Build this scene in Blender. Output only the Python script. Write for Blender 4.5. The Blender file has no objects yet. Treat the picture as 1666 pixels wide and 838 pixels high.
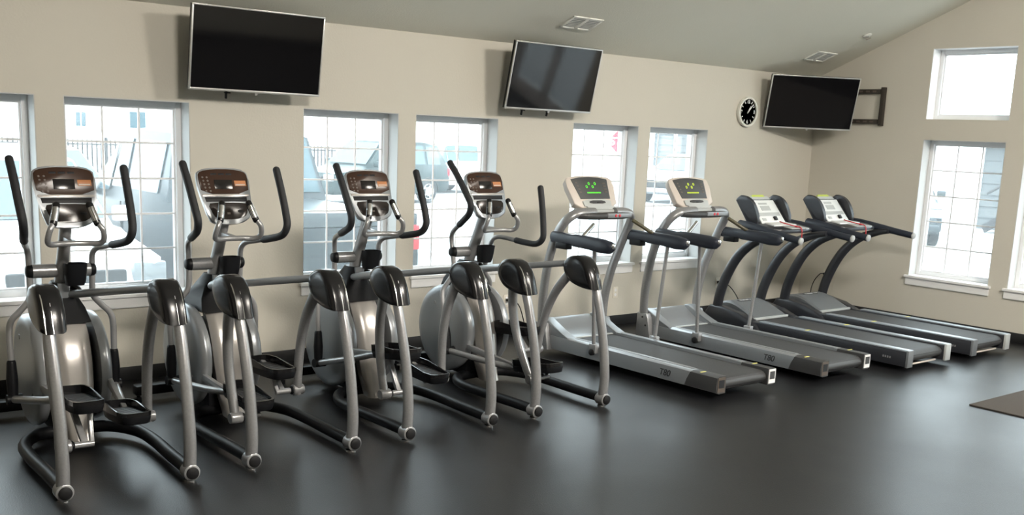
import bpy, bmesh, math, random
from mathutils import Vector, Matrix
random.seed(7)
PI = math.pi
sc = bpy.context.scene
COL = sc.collection

# ------------------------------------------------------------------ camera
R_RIGHT = Vector((0.775973, -0.629448, 0.040756))
R_DOWN = Vector((-0.088974, -0.173195, -0.980860))
R_FWD = Vector((0.624459, 0.757495, -0.190399))
cam_d = bpy.data.cameras.new('camera')
cam = bpy.data.objects.new('camera', cam_d)
COL.objects.link(cam)
up, back = -R_DOWN, -R_FWD
cam.matrix_world = Matrix(((R_RIGHT.x, up.x, back.x, 0.0),
                           (R_RIGHT.y, up.y, back.y, -7.56611),
                           (R_RIGHT.z, up.z, back.z, 1.89383),
                           (0, 0, 0, 1)))
cam_d.sensor_fit = 'HORIZONTAL'
cam_d.sensor_width = 36.0
cam_d.lens = 1707.65 / 1666 * 36.0
cam_d.shift_x = (833 - 827.42) / 1666
cam_d.shift_y = (549.98 - 419) / 1666
cam_d.clip_start = 0.05
cam_d.clip_end = 300
sc.camera = cam

# ------------------------------------------------------------------ view, sky, sun
sc.view_settings.view_transform = 'Standard'
sc.view_settings.look = 'None'
sc.view_settings.exposure = 1.3
sc.view_settings.gamma = 1.0
sc.view_settings.use_curve_mapping = False

SKY = 3.0
SUN = 1.8
world = bpy.data.worlds.new('sky')
sc.world = world
world.use_nodes = True
wn = world.node_tree
wn.nodes.clear()
w_out = wn.nodes.new('ShaderNodeOutputWorld')
w_bg = wn.nodes.new('ShaderNodeBackground')
w_bg.inputs['Color'].default_value = (0.84, 0.94, 1.0, 1)
w_bg.inputs['Strength'].default_value = SKY
wn.links.new(w_bg.outputs[0], w_out.inputs[0])

sun_d = bpy.data.lights.new('sun', 'SUN')
sun_d.energy = SUN
sun_d.angle = 0.02
sun_d.color = (1.0, 0.95, 0.88)
sun = bpy.data.objects.new('sun', sun_d)
sun.rotation_euler = (math.radians(38), 0, math.radians(-25))
COL.objects.link(sun)

LAMP = 73.0            # ceiling lamps of the room (watts per square metre of diffuser, emission strength)

# ------------------------------------------------------------------ materials
MATS = {}
def mat(name, col, rough=0.5, metal=0.0, spec=0.5, noise=None, bump=None, emit=None, coat=0.0):
    if name in MATS:
        return MATS[name]
    m = bpy.data.materials.new(name)
    m.use_nodes = True
    nt = m.node_tree
    b = nt.nodes['Principled BSDF']
    b.inputs['Base Color'].default_value = (*col, 1)
    b.inputs['Roughness'].default_value = rough
    b.inputs['Metallic'].default_value = metal
    b.inputs['Specular IOR Level'].default_value = spec
    b.inputs['Coat Weight'].default_value = coat
    tc = None
    if noise or bump:
        tc = nt.nodes.new('ShaderNodeTexCoord')
    if noise:                                   # (scale, colour2, low, high)
        s, c2, lo, hi = noise
        n = nt.nodes.new('ShaderNodeTexNoise')
        n.inputs['Scale'].default_value = s
        n.inputs['Detail'].default_value = 4
        nt.links.new(tc.outputs['Object'], n.inputs['Vector'])
        r = nt.nodes.new('ShaderNodeValToRGB')
        r.color_ramp.elements[0].position = lo
        r.color_ramp.elements[1].position = hi
        r.color_ramp.elements[0].color = (*col, 1)
        r.color_ramp.elements[1].color = (*c2, 1)
        nt.links.new(n.outputs['Fac'], r.inputs['Fac'])
        nt.links.new(r.outputs['Color'], b.inputs['Base Color'])
    if bump:
        s, st = bump
        n = nt.nodes.new('ShaderNodeTexNoise')
        n.inputs['Scale'].default_value = s
        n.inputs['Detail'].default_value = 3
        nt.links.new(tc.outputs['Object'], n.inputs['Vector'])
        bp = nt.nodes.new('ShaderNodeBump')
        bp.inputs['Strength'].default_value = st
        bp.inputs['Distance'].default_value = 0.01
        nt.links.new(n.outputs['Fac'], bp.inputs['Height'])
        nt.links.new(bp.outputs['Normal'], b.inputs['Normal'])
    if emit:
        b.inputs['Emission Color'].default_value = (*emit[0], 1)
        b.inputs['Emission Strength'].default_value = emit[1]
    MATS[name] = m
    return m

M_WALL = mat('wall_paint', (0.565, 0.54, 0.475), 0.85, spec=0.25, noise=(1.2, (0.58, 0.555, 0.487), .35, .7), bump=(60, .12))
M_CEIL = mat('ceiling_paint', (0.68, 0.67, 0.59), 0.9, spec=0.2, noise=(1.5, (0.695, 0.685, 0.605), .35, .7), bump=(70, .15))
M_TRIM = mat('white_trim', (0.80, 0.80, 0.80), 0.4)
M_VINYL = mat('white_vinyl', (0.78, 0.79, 0.81), 0.35)
M_BASE = mat('black_cove_base', (0.012, 0.012, 0.013), 0.45)
M_SILVER = mat('silver_paint', (0.285, 0.288, 0.295), 0.30, 0.45, noise=(90, (0.31, 0.313, 0.32), .4, .6))
M_GREYP = mat('grey_paint', (0.27, 0.27, 0.275), 0.38, 0.25)
M_SHELL = mat('silver_shell', (0.27, 0.285, 0.30), 0.30, 0.4)
M_PANEL = mat('bronze_silver_panel', (0.40, 0.38, 0.36), 0.28, 0.45)
M_BLACK = mat('black_plastic', (0.007, 0.0075, 0.009), 0.45, spec=.18)
M_GLOSS = mat('gloss_black_plastic', (0.008, 0.008, 0.009), 0.22, spec=.35)
M_RUBBER = mat('black_rubber', (0.009, 0.009, 0.010), 0.6, spec=.25)
M_GRIP = mat('grip_foam', (0.010, 0.011, 0.014), 0.6, bump=(250, .3))
M_CONS = mat('console_brown', (0.040, 0.022, 0.015), 0.2, spec=.16, noise=(8, (0.050, 0.028, 0.020), .3, .7))
M_CONSD = mat('console_dark', (0.022, 0.018, 0.016), 0.2, spec=.25)
M_SCREEN = mat('black_screen', (0.004, 0.004, 0.005), 0.06)
M_LCD = mat('console_lcd', (0.010, 0.009, 0.009), 0.18, spec=.35)
M_KEY = mat('grey_key', (0.10, 0.08, 0.065), 0.5)
M_ORANGE = mat('orange_sticker', (0.42, 0.16, 0.05), 0.45)
M_STEEL = mat('bright_steel', (0.62, 0.62, 0.62), 0.18, 1.0)
M_TRED = mat('pedal_tread', (0.02, 0.02, 0.022), 0.5)
M_BELT = mat('running_belt', (0.030, 0.030, 0.031), 0.62, noise=(220, (0.050, 0.050, 0.052), .45, .65))
M_T80 = mat('treadmill_silver', (0.26, 0.275, 0.29), 0.34, 0.35)
M_T80D = mat('treadmill_charcoal', (0.045, 0.045, 0.046), 0.45)
M_BEIGE = mat('console_beige', (0.55, 0.49, 0.44), 0.35)
M_NAVY = mat('dark_grip', (0.016, 0.021, 0.034), 0.5)
M_T3RAIL = mat('foot_rail_grey', (0.30, 0.34, 0.38), 0.35, 0.2)
M_T3DARK = mat('charcoal_frame', (0.028, 0.030, 0.036), 0.32, 0.15)
M_HOOD = mat('grey_hood', (0.135, 0.145, 0.155), 0.42)
M_WHITEP = mat('white_plastic', (0.72, 0.74, 0.74), 0.4)
M_GREYL = mat('light_grey_plastic', (0.42, 0.44, 0.44), 0.45)
M_LIME = mat('lime_plastic', (0.50, 0.60, 0.10), 0.4)
M_YELLOW = mat('yellow_mark', (0.75, 0.70, 0.20), 0.5)
M_RED = mat('red_plastic', (0.55, 0.02, 0.03), 0.4)
M_LEDG = mat('green_led', (0.02, 0.2, 0.01), 0.4, emit=((0.13, 1.0, 0.04), 0.5))
M_LEDY = mat('yellow_led', (0.2, 0.2, 0.01), 0.4, emit=((0.62, 0.85, 0.03), 0.45))
M_LABEL = mat('white_label', (0.80, 0.80, 0.80), 0.5)
M_INK = mat('black_ink', (0.01, 0.01, 0.012), 0.5)
M_PLATE = mat('outlet_plate', (0.70, 0.66, 0.58), 0.4)
M_BRASS = mat('brace_olive', (0.075, 0.065, 0.035), 0.4)
M_TVF = mat('tv_silver_frame', (0.55, 0.55, 0.54), 0.3, 0.6)
M_DKBR = mat('bracket_brown', (0.035, 0.028, 0.022), 0.5)
M_CLOCKF = mat('clock_face', (0.05, 0.055, 0.05), 0.5)
M_CREAM = mat('clock_rim', (0.72, 0.72, 0.66), 0.4)
M_VENT = mat('vent_white', (0.80, 0.80, 0.76), 0.5)
M_MAT = mat('floor_mat', (0.045, 0.038, 0.032), 0.9, noise=(160, (0.06, 0.05, 0.042), .4, .6))
M_DIFF = mat('lamp_diffuser', (0.9, 0.85, 0.75), 0.6, emit=((1.0, 0.93, 0.83), LAMP))

def floor_mat():
    m = bpy.data.materials.new('rubber_floor')
    m.use_nodes = True
    nt = m.node_tree
    b = nt.nodes['Principled BSDF']
    tc = nt.nodes.new('ShaderNodeTexCoord')
    n1 = nt.nodes.new('ShaderNodeTexNoise'); n1.inputs['Scale'].default_value = 140; n1.inputs['Detail'].default_value = 2
    n2 = nt.nodes.new('ShaderNodeTexNoise'); n2.inputs['Scale'].default_value = 0.9; n2.inputs['Detail'].default_value = 5
    r1 = nt.nodes.new('ShaderNodeValToRGB')
    r1.color_ramp.elements[0].position = .35; r1.color_ramp.elements[0].color = (0.0040, 0.0042, 0.0052, 1)
    r1.color_ramp.elements[1].position = .75; r1.color_ramp.elements[1].color = (0.0125, 0.0128, 0.0145, 1)
    mx = nt.nodes.new('ShaderNodeMix'); mx.data_type = 'RGBA'; mx.blend_type = 'MULTIPLY'
    r2 = nt.nodes.new('ShaderNodeValToRGB')
    r2.color_ramp.elements[0].position = .3; r2.color_ramp.elements[0].color = (0.75, 0.75, 0.75, 1)
    r2.color_ramp.elements[1].position = .7; r2.color_ramp.elements[1].color = (1.1, 1.08, 1.06, 1)
    rr = nt.nodes.new('ShaderNodeMapRange')
    rr.inputs['To Min'].default_value = 0.30; rr.inputs['To Max'].default_value = 0.47
    bp = nt.nodes.new('ShaderNodeBump'); bp.inputs['Strength'].default_value = .22; bp.inputs['Distance'].default_value = .004
    L = nt.links.new
    L(tc.outputs['Object'], n1.inputs['Vector']); L(tc.outputs['Object'], n2.inputs['Vector'])
    L(n1.outputs['Fac'], r1.inputs['Fac']); L(n2.outputs['Fac'], r2.inputs['Fac'])
    mx.inputs['Factor'].default_value = 1.0
    L(r1.outputs['Color'], mx.inputs['A']); L(r2.outputs['Color'], mx.inputs['B'])
    L(mx.outputs['Result'], b.inputs['Base Color'])
    L(n2.outputs['Fac'], rr.inputs['Value']); L(rr.outputs['Result'], b.inputs['Roughness'])
    L(n1.outputs['Fac'], bp.inputs['Height']); L(bp.outputs['Normal'], b.inputs['Normal'])
    b.inputs['Specular IOR Level'].default_value = 0.5
    return m
M_FLOOR = floor_mat()

def glass_mat():
    m = bpy.data.materials.new('window_glass')
    m.use_nodes = True
    nt = m.node_tree
    nt.nodes.clear()
    out = nt.nodes.new('ShaderNodeOutputMaterial')
    tr = nt.nodes.new('ShaderNodeBsdfTransparent'); tr.inputs['Color'].default_value = (0.96, 0.985, 0.98, 1)
    gl = nt.nodes.new('ShaderNodeBsdfGlossy'); gl.inputs['Roughness'].default_value = 0.02
    tl = nt.nodes.new('ShaderNodeBsdfTranslucent'); tl.inputs['Color'].default_value = (0.9, 0.97, 1, 1)
    m1 = nt.nodes.new('ShaderNodeMixShader'); m1.inputs['Fac'].default_value = GLASS_HAZE
    m2 = nt.nodes.new('ShaderNodeMixShader'); m2.inputs['Fac'].default_value = 0.04
    L = nt.links.new
    L(tr.outputs[0], m1.inputs[1]); L(tl.outputs[0], m1.inputs[2])
    L(m1.outputs[0], m2.inputs[1]); L(gl.outputs[0], m2.inputs[2])
    L(m2.outputs[0], out.inputs[0])
    return m
GLASS_HAZE = 0.04     # translucent share put in for the glare that veils the outdoor view
M_GLASS = glass_mat()

# exterior
M_ASPH = mat('asphalt', (0.24, 0.24, 0.245), 0.85, noise=(30, (0.30, 0.30, 0.30), .3, .7))
M_CARW = mat('car_white', (0.75, 0.76, 0.78), 0.25, coat=.5)
M_CARG = mat('car_dark_grey', (0.035, 0.045, 0.052), 0.3, 0.2, spec=.4)
M_CARB = mat('car_green_black', (0.020, 0.036, 0.038), 0.3, 0.2, spec=.4)
M_CARS = mat('car_silver', (0.40, 0.42, 0.44), 0.25, 0.5, coat=.5)
M_CARR = mat('car_red', (0.40, 0.03, 0.03), 0.3, coat=.5)
M_CGLASS = mat('car_glass', (0.05, 0.09, 0.11), 0.08)
M_TYRE = mat('tyre', (0.02, 0.02, 0.02), 0.7)
M_RIM = mat('wheel_rim', (0.6, 0.6, 0.6), 0.3, 0.8)
M_LAMP = mat('headlamp', (0.30, 0.33, 0.36), 0.12, 0.3)
M_TAIL = mat('tail_lamp', (0.60, 0.02, 0.03), 0.2)
M_FENCE = mat('fence_iron', (0.03, 0.03, 0.032), 0.6)
M_SIDING = mat('cream_siding', (0.66, 0.63, 0.58), 0.8)
M_SIDG = mat('grey_siding', (0.10, 0.11, 0.115), 0.8)
M_ROOF = mat('roof_shingle', (0.30, 0.27, 0.24), 0.9)
M_SIGNR = mat('sign_red', (0.55, 0.03, 0.05), 0.4)
M_SIGNW = mat('sign_white', (0.85, 0.85, 0.85), 0.4)
M_POST = mat('post_galvanised', (0.45, 0.46, 0.46), 0.5, 0.5)
M_KERB = mat('kerb_concrete', (0.5, 0.49, 0.47), 0.85)

# ------------------------------------------------------------------ mesh helpers
class MB:
    def __init__(s):
        s.bm = bmesh.new()
    def hexa(s, c):
        v = [s.bm.verts.new(p) for p in c]          # 0-3 bottom ring, 4-7 top ring
        for f in ((3, 2, 1, 0), (4, 5, 6, 7), (0, 1, 5, 4), (1, 2, 6, 5), (2, 3, 7, 6), (3, 0, 4, 7)):
            s.bm.faces.new([v[i] for i in f])
        return v
    def box(s, x0, x1, y0, y1, z0, z1, bev=0, seg=2):
        v = s.hexa([(x0, y0, z0), (x1, y0, z0), (x1, y1, z0), (x0, y1, z0), (x0, y0, z1), (x1, y0, z1), (x1, y1, z1), (x0, y1, z1)])
        if bev:
            es = {e for q in v for e in q.link_edges}
            bmesh.ops.bevel(s.bm, geom=list(es), offset=bev, segments=seg, affect='EDGES', profile=.5)
        return s
    def bar(s, a, b, w, h, bev=0, up=(0, 0, 1)):
        """box along a->b, w across, h along up"""
        a, b, up = Vector(a), Vector(b), Vector(up)
        d = (b - a).normalized()
        x = d.cross(up).normalized(); u = x.cross(d)
        x *= w / 2; u *= h / 2
        v = s.hexa([a - x - u, a + x - u, b + x - u, b - x - u, a - x + u, a + x + u, b + x + u, b - x + u])
        if bev:
            es = {e for q in v for e in q.link_edges}
            bmesh.ops.bevel(s.bm, geom=list(es), offset=bev, segments=2, affect='EDGES', profile=.5)
        return s
    def rings(s, rings, cap=True, closed=False):
        R = [[s.bm.verts.new(p) for p in r] for r in rings]
        n = len(R[0])
        m = len(R) if closed else len(R) - 1
        for i in range(m):
            a, b = R[i], R[(i + 1) % len(R)]
            for j in range(n):
                s.bm.faces.new((a[j], a[(j + 1) % n], b[(j + 1) % n], b[j]))
        if cap and not closed:
            s.bm.faces.new(R[0][::-1]); s.bm.faces.new(R[-1])
        return s
    def tube(s, pts, r, n=12, ry=None, hint=(1, 0, 0), sub=5, round_end=False):
        """smooth tube through pts; r may be a list; ry = radius across the hint direction"""
        P = smooth([Vector(p) for p in pts], sub) if sub > 1 and len(pts) > 2 else [Vector(p) for p in pts]
        N = len(P)
        def lerp(val, t):
            if not isinstance(val, (list, tuple)):
                return val
            x = t * (len(val) - 1); i = min(int(x), len(val) - 2)
            return val[i] + (val[i + 1] - val[i]) * (x - i)
        rings = []
        hint = Vector(hint)
        for i, p in enumerate(P):
            d = (P[min(i + 1, N - 1)] - P[max(i - 1, 0)]).normalized()
            x = hint - d * hint.dot(d)
            if x.length < 1e-3:
                x = Vector((0, 1, 0)) - d * d.y
                if x.length < 1e-3:
                    x = Vector((0, 0, 1)) - d * d.z
            x.normalize(); hint = x
            y = d.cross(x)
            t = i / (N - 1)
            ra = lerp(r, t); rb = lerp(ry, t) if ry is not None else ra
            rings.append([p + x * (ra * math.cos(2 * PI * k / n)) + y * (rb * math.sin(2 * PI * k / n)) for k in range(n)])
        if round_end:
            out = []
            for side in (0, 1):
                ring = rings[0] if side == 0 else rings[-1]
                p = P[0] if side == 0 else P[-1]
                d = (P[0] - P[1]).normalized() if side == 0 else (P[-1] - P[-2]).normalized()
                rr = (ring[0] - p).length
                ex = []
                for q in (0.5, 0.85, 0.98):
                    f = math.sqrt(1 - q * q)
                    ex.append([p + (v - p) * f + d * rr * q * .8 for v in ring])
                out.append(ex)
            rings = out[0][::-1] + rings + out[1]
        return s.rings(rings)
    def cyl(s, a, b, r, n=20, r2=None):
        a, b = Vector(a), Vector(b)
        d = (b - a).normalized()
        x = d.orthogonal().normalized(); y = d.cross(x)
        r2 = r if r2 is None else r2
        return s.rings([[c + (x * math.cos(2 * PI * k / n) + y * math.sin(2 * PI * k / n)) * q for k in range(n)] for c, q in ((a, r), (b, r2))])
    def lathe(s, c, axis, prof, n=24):
        """prof: list of (distance along axis, radius)"""
        c, d = Vector(c), Vector(axis).normalized()
        x = d.orthogonal().normalized(); y = d.cross(x)
        return s.rings([[c + d * h + (x * math.cos(2 * PI * k / n) + y * math.sin(2 * PI * k / n)) * max(r, 1e-4) for k in range(n)] for h, r in prof])
    def prism(s, poly, f0, f1, bev=0, seg=2):
        """poly list of 2D points, f0/f1 map a 2D point to the near/far 3D point"""
        a = [s.bm.verts.new(f0(p)) for p in poly]; b = [s.bm.verts.new(f1(p)) for p in poly]
        n = len(poly)
        s.bm.faces.new(a[::-1]); s.bm.faces.new(b)
        for i in range(n):
            s.bm.faces.new((a[i], a[(i + 1) % n], b[(i + 1) % n], b[i]))
        if bev:
            es = [e for v in a + b for e in v.link_edges if not ((e.verts[0] in a) ^ (e.verts[1] in a))]
            bmesh.ops.bevel(s.bm, geom=list(set(es)), offset=bev, segments=seg, affect='EDGES', profile=.5)
        return s
    def side(s, poly, x0, x1, bev=0, seg=2):           # profile in the y-z plane, extruded along x
        return s.prism(poly, lambda p: (x0, p[0], p[1]), lambda p: (x1, p[0], p[1]), bev, seg)
    def quad(s, a, b, c, d):
        s.bm.faces.new([s.bm.verts.new(p) for p in (a, b, c, d)])
        return s
    def xf(s, m):
        bmesh.ops.transform(s.bm, matrix=m, verts=s.bm.verts)
        return s
    def build(s, name, material, parent=None, ang=38, loc=None, flat=False):
        bmesh.ops.remove_doubles(s.bm, verts=s.bm.verts, dist=1e-5)
        bmesh.ops.recalc_face_normals(s.bm, faces=s.bm.faces)
        for f in s.bm.faces:
            f.smooth = not flat
        a = math.radians(ang)
        for e in s.bm.edges:
            if len(e.link_faces) == 2:
                e.smooth = e.calc_face_angle(0) < a
            else:
                e.smooth = False
        me = bpy.data.meshes.new(name)
        s.bm.to_mesh(me); s.bm.free()
        me.materials.append(material)
        o = bpy.data.objects.new(name, me)
        COL.objects.link(o)
        if parent:
            o.parent = parent
        if loc:
            o.location = loc
        return o

def smooth(P, sub):
    out = []
    n = len(P)
    for i in range(n - 1):
        p0 = P[i - 1] if i else P[0] * 2 - P[1]
        p1, p2 = P[i], P[i + 1]
        p3 = P[i + 2] if i + 2 < n else P[-1] * 2 - P[-2]
        for k in range(sub):
            t = k / sub
            out.append(.5 * ((2 * p1) + (p2 - p0) * t + (2 * p0 - 5 * p1 + 4 * p2 - p3) * t * t + (3 * p1 - p0 - 3 * p2 + p3) * t ** 3))
    out.append(P[-1])
    return out

def tag(o, label=None, cat=None, group=None, kind=None):
    if label: o['label'] = label
    if cat: o['category'] = cat
    if group: o['group'] = group
    if kind: o['kind'] = kind
    return o

def thing(name, loc, rz, label, cat, group=None, rot=None):
    o = bpy.data.objects.new(name, None)
    o.empty_display_size = .1
    COL.objects.link(o)
    o.location = loc
    o.rotation_euler = rot if rot else (0, 0, rz)
    return tag(o, label, cat, group)

def dup(o, parent=None):
    c = o.copy(); COL.objects.link(c); c.parent = parent
    for ch in list(o.children):
        dup(ch, c)
    return c

def text_mesh(body, size, name, material, parent, matrix, depth=0.001, shear=0.0, align='CENTER', bold=0.0):
    cu = bpy.data.curves.new(name, 'FONT')
    cu.body = body; cu.size = size; cu.extrude = depth; cu.shear = shear; cu.offset = bold
    cu.align_x = align; cu.align_y = 'CENTER'
    tmp = bpy.data.objects.new(name + '_curve', cu)
    COL.objects.link(tmp)
    dg = bpy.context.evaluated_depsgraph_get()
    me = bpy.data.meshes.new_from_object(tmp.evaluated_get(dg))
    bpy.data.objects.remove(tmp)
    me.materials.clear(); me.materials.append(material)
    me.transform(matrix)
    o = bpy.data.objects.new(name, me)
    COL.objects.link(o)
    o.parent = parent
    return o

def frame_m(o, x, y, z):
    """matrix with columns x, y, z and origin o"""
    x, y, z = Vector(x).normalized(), Vector(y).normalized(), Vector(z).normalized()
    return Matrix(((x.x, y.x, z.x, o[0]), (x.y, y.y, z.y, o[1]), (x.z, y.z, z.z, o[2]), (0, 0, 0, 1)))

# ------------------------------------------------------------------ room shell
XC = 10.78; XL = -2.6; YB = -10.6; ZE = 2.6955; GS = 0.425; TH = 0.26
YR = YB / 2
def roof_z(y):
    return ZE - GS * y if y > YR else ZE - GS * (YB - y)
ZT, ZS = 2.03, 0.6435
WW = 0.8987
back_windows = [(2.0592 - WW, 2.0592), (2.2437, 3.1297), (4.055, 4.9467), (5.1195, 6.0156), (6.9316, 7.8267), (7.9924, 8.8894)]
ZT2, ZS2, ZU0, ZU1 = 2.0213, 0.5398, 2.2374, 2.9738
right_windows = [(-2.3181, -1.4085), (-2.5166 - 0.905, -2.5166)]

mb = MB()
mb.box(XL - TH, XC + TH, YB - TH, TH, -0.12, 0.0)
mb.build('floor', M_FLOOR, flat=True)
COL.objects['floor']['kind'] = 'structure'

mb = MB()
xs = [XL - TH] + [v for w in back_windows for v in w] + [XC + TH]
for i in range(len(xs) - 1):
    a, b = xs[i], xs[i + 1]
    if i % 2 == 0:
        mb.box(a, b, 0, TH, 0, ZE)
    else:
        mb.box(a, b, 0, TH, 0, ZS); mb.box(a, b, 0, TH, ZT, ZE)
o = mb.build('wall_back', M_WALL, flat=True); o['kind'] = 'structure'

mb = MB()
def gcol(x0, x1, ya, yb, z0, z1a, z1b):
    mb.hexa([(x0, ya, z0), (x1, ya, z0), (x1, yb, z0), (x0, yb, z0), (x0, ya, z1a), (x1, ya, z1a), (x1, yb, z1b), (x0, yb, z1b)])
DOOR = (-6.05, -4.25, 2.13)
FAR_WIN = (-8.0, -7.1)
ys = [YB, *FAR_WIN, DOOR[0], DOOR[1]] + [v for w in reversed(right_windows) for v in w] + [0]
for i in range(len(ys) - 1):
    a, b = ys[i], ys[i + 1]
    za, zb = roof_z(a), roof_z(b)
    if i == 3:
        gcol(XC, XC + TH, a, b, DOOR[2], ZU0, ZU0)
        gcol(XC, XC + TH, a, YR, 3.55, za, roof_z(YR)); gcol(XC, XC + TH, YR, b, 3.55, roof_z(YR), zb)
    elif i in (1, 5, 7):
        gcol(XC, XC + TH, a, b, 0, ZS2, ZS2)
        gcol(XC, XC + TH, a, b, ZT2, ZU0, ZU0)
        gcol(XC, XC + TH, a, b, ZU1, za, zb)
    else:
        gcol(XC, XC + TH, a, b, 0, za, zb)
o = mb.build('wall_right', M_WALL, flat=True); o['kind'] = 'structure'
mb = MB()
gcol(XL - TH, XL, YB, YR, 0, roof_z(YB), roof_z(YR)); gcol(XL - TH, XL, YR, 0, 0, roof_z(YR), roof_z(0))
o = mb.build('wall_left', M_WALL, flat=True); o['kind'] = 'structure'
mb = MB(); mb.box(XL - TH, XC + TH, YB - TH, YB, 0, ZE)
o = mb.build('wall_front', M_WALL, flat=True); o['kind'] = 'structure'
mb = MB()
for ya, yb in ((TH + .02, YR), (YR, YB - TH - .02)):
    za = ZE - GS * ya if ya > YR else roof_z(max(ya, YB)) if ya >= YB else ZE
    z0 = ZE - GS * ya if ya > YR + 1e-6 or ya == YR else ZE - GS * (YB - ya)
    z1 = ZE - GS * yb if yb >= YR else ZE - GS * (YB - yb)
    x0, x1 = XL - TH, XC + TH
    mb.hexa([(x0, ya, z0), (x1, ya, z0), (x1, yb, z1), (x0, yb, z1), (x0, ya, z0 + .15), (x1, ya, z0 + .15), (x1, yb, z1 + .15), (x0, yb, z1 + .15)])
o = mb.build('ceiling', M_CEIL, flat=True); o['kind'] = 'structure'

def baseboard(name, *b):
    m = MB(); m.box(*b, bev=.003)
    o = m.build(name, M_BASE); o['kind'] = 'structure'
BT, BH = 0.009, 0.105
baseboard('baseboard_back', XL, XC, -BT, 0, 0, BH)
baseboard('baseboard_right', XC - BT, XC, DOOR[1], -BT, 0, BH)
baseboard('baseboard_left', XL, XL + BT, YB, -BT, 0, BH)
baseboard('baseboard_front', XL + BT, XC - BT, YB, YB + BT, 0, BH)

# ------------------------------------------------------------------ windows
def window(n, origin, ax, out, w, z0, z1, muntins=True, sill=True, depth=0.15):
    """origin = (x,y) of one lower jamb on the inner wall face, ax = direction along the wall, out = outward"""
    ax, out, up = Vector((*ax, 0)), Vector((*out, 0)), Vector((0, 0, 1))
    O = Vector((origin[0], origin[1], z0))
    H = z1 - z0
    def bx(m, u0, u1, d0, d1, v0, v1, bev=0.0):
        c = []
        for v in (v0, v1):
            for u, d in ((u0, d0), (u1, d0), (u1, d1), (u0, d1)):
                c.append(O + ax * u + out * d + up * v)
        q = m.hexa(c)
        if bev:
            es = {e for k in q for e in k.link_edges}
            bmesh.ops.bevel(m.bm, geom=list(es), offset=bev, segments=2, affect='EDGES')
    F = 0.048
    m = MB()
    for a in ((0, F, 0, H), (w - F, w, 0, H), (F, w - F, 0, F), (F, w - F, H - F, H)):
        bx(m, a[0], a[1], depth, depth + .075, a[2], a[3], .004)
    fr = m.build('window_%d' % n, M_VINYL)
    fr['kind'] = 'structure'
    S = 0.014
    m = MB()
    for a in ((F, F + S, F, H - F), (w - F - S, w - F, F, H - F), (F + S, w - F - S, F, F + S), (F + S, w - F - S, H - F - S, H - F)):
        bx(m, a[0], a[1], depth + .02, depth + .055, a[2], a[3])
    m.build('sash', M_VINYL, fr)
    m = MB(); bx(m, F + S, w - F - S, depth + .030, depth + .036, F + S, H - F - S)
    m.build('pane', M_GLASS, fr)
    if muntins:
        gw, gh = (w - 2 * F), (H - 2 * F)
        for k in (1, 2):
            m = MB(); bx(m, F + gw * k / 3 - .007, F + gw * k / 3 + .007, depth + .024, depth + .030, F + S, H - F - S)
            m.build('muntin', M_VINYL, fr)
        for k in (1, 2, 3, 4):
            m = MB(); bx(m, F + S, w - F - S, depth + .022, depth + .028, F + gh * k / 5 - .007, F + gh * k / 5 + .007)
            m.build('muntin', M_VINYL, fr)
    m = MB()
    bx(m, 0, w, TH - .02, TH + .03, -.06, 0); bx(m, -.06, 0, TH, TH + .03, -.06, H + .08); bx(m, w, w + .06, TH, TH + .03, -.06, H + .08); bx(m, -.06, w + .06, TH, TH + .03, H, H + .08)
    m.build('outer_casing', M_TRIM, fr)
    # painted return of the opening
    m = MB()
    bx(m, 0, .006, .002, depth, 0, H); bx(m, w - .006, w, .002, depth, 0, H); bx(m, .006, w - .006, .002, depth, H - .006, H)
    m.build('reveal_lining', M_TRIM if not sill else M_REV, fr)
    if sill:
        m = MB(); bx(m, -.035, w + .035, -.035, depth, -.022, 0.005, .004)
        m.build('sill_board', M_TRIM, fr)
        m = MB(); bx(m, -.02, w + .02, -.018, 0, -.10, -.022, .004)
        m.build('apron', M_TRIM, fr)
    return fr
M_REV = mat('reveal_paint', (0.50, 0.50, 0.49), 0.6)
n = 0
for a, b in back_windows:
    n += 1
    window(n, (a, 0), (1, 0), (0, 1), b - a, ZS, ZT)
for a, b in right_windows:
    n += 1
    window(n, (XC, b), (0, -1), (1, 0), b - a, ZS2, ZT2)
    n += 1
    window(n, (XC, b), (0, -1), (1, 0), b - a, ZU0, ZU1, muntins=False, sill=False)

n += 1
window(n, (XC, FAR_WIN[1]), (0, -1), (1, 0), FAR_WIN[1] - FAR_WIN[0], ZS2, ZT2)
n += 1
window(n, (XC, FAR_WIN[1]), (0, -1), (1, 0), FAR_WIN[1] - FAR_WIN[0], ZU0, ZU1, muntins=False, sill=False)
n += 1
window(n, (XC, DOOR[1]), (0, -1), (1, 0), DOOR[1] - DOOR[0], ZU0, 3.55, muntins=False, sill=False)
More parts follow.
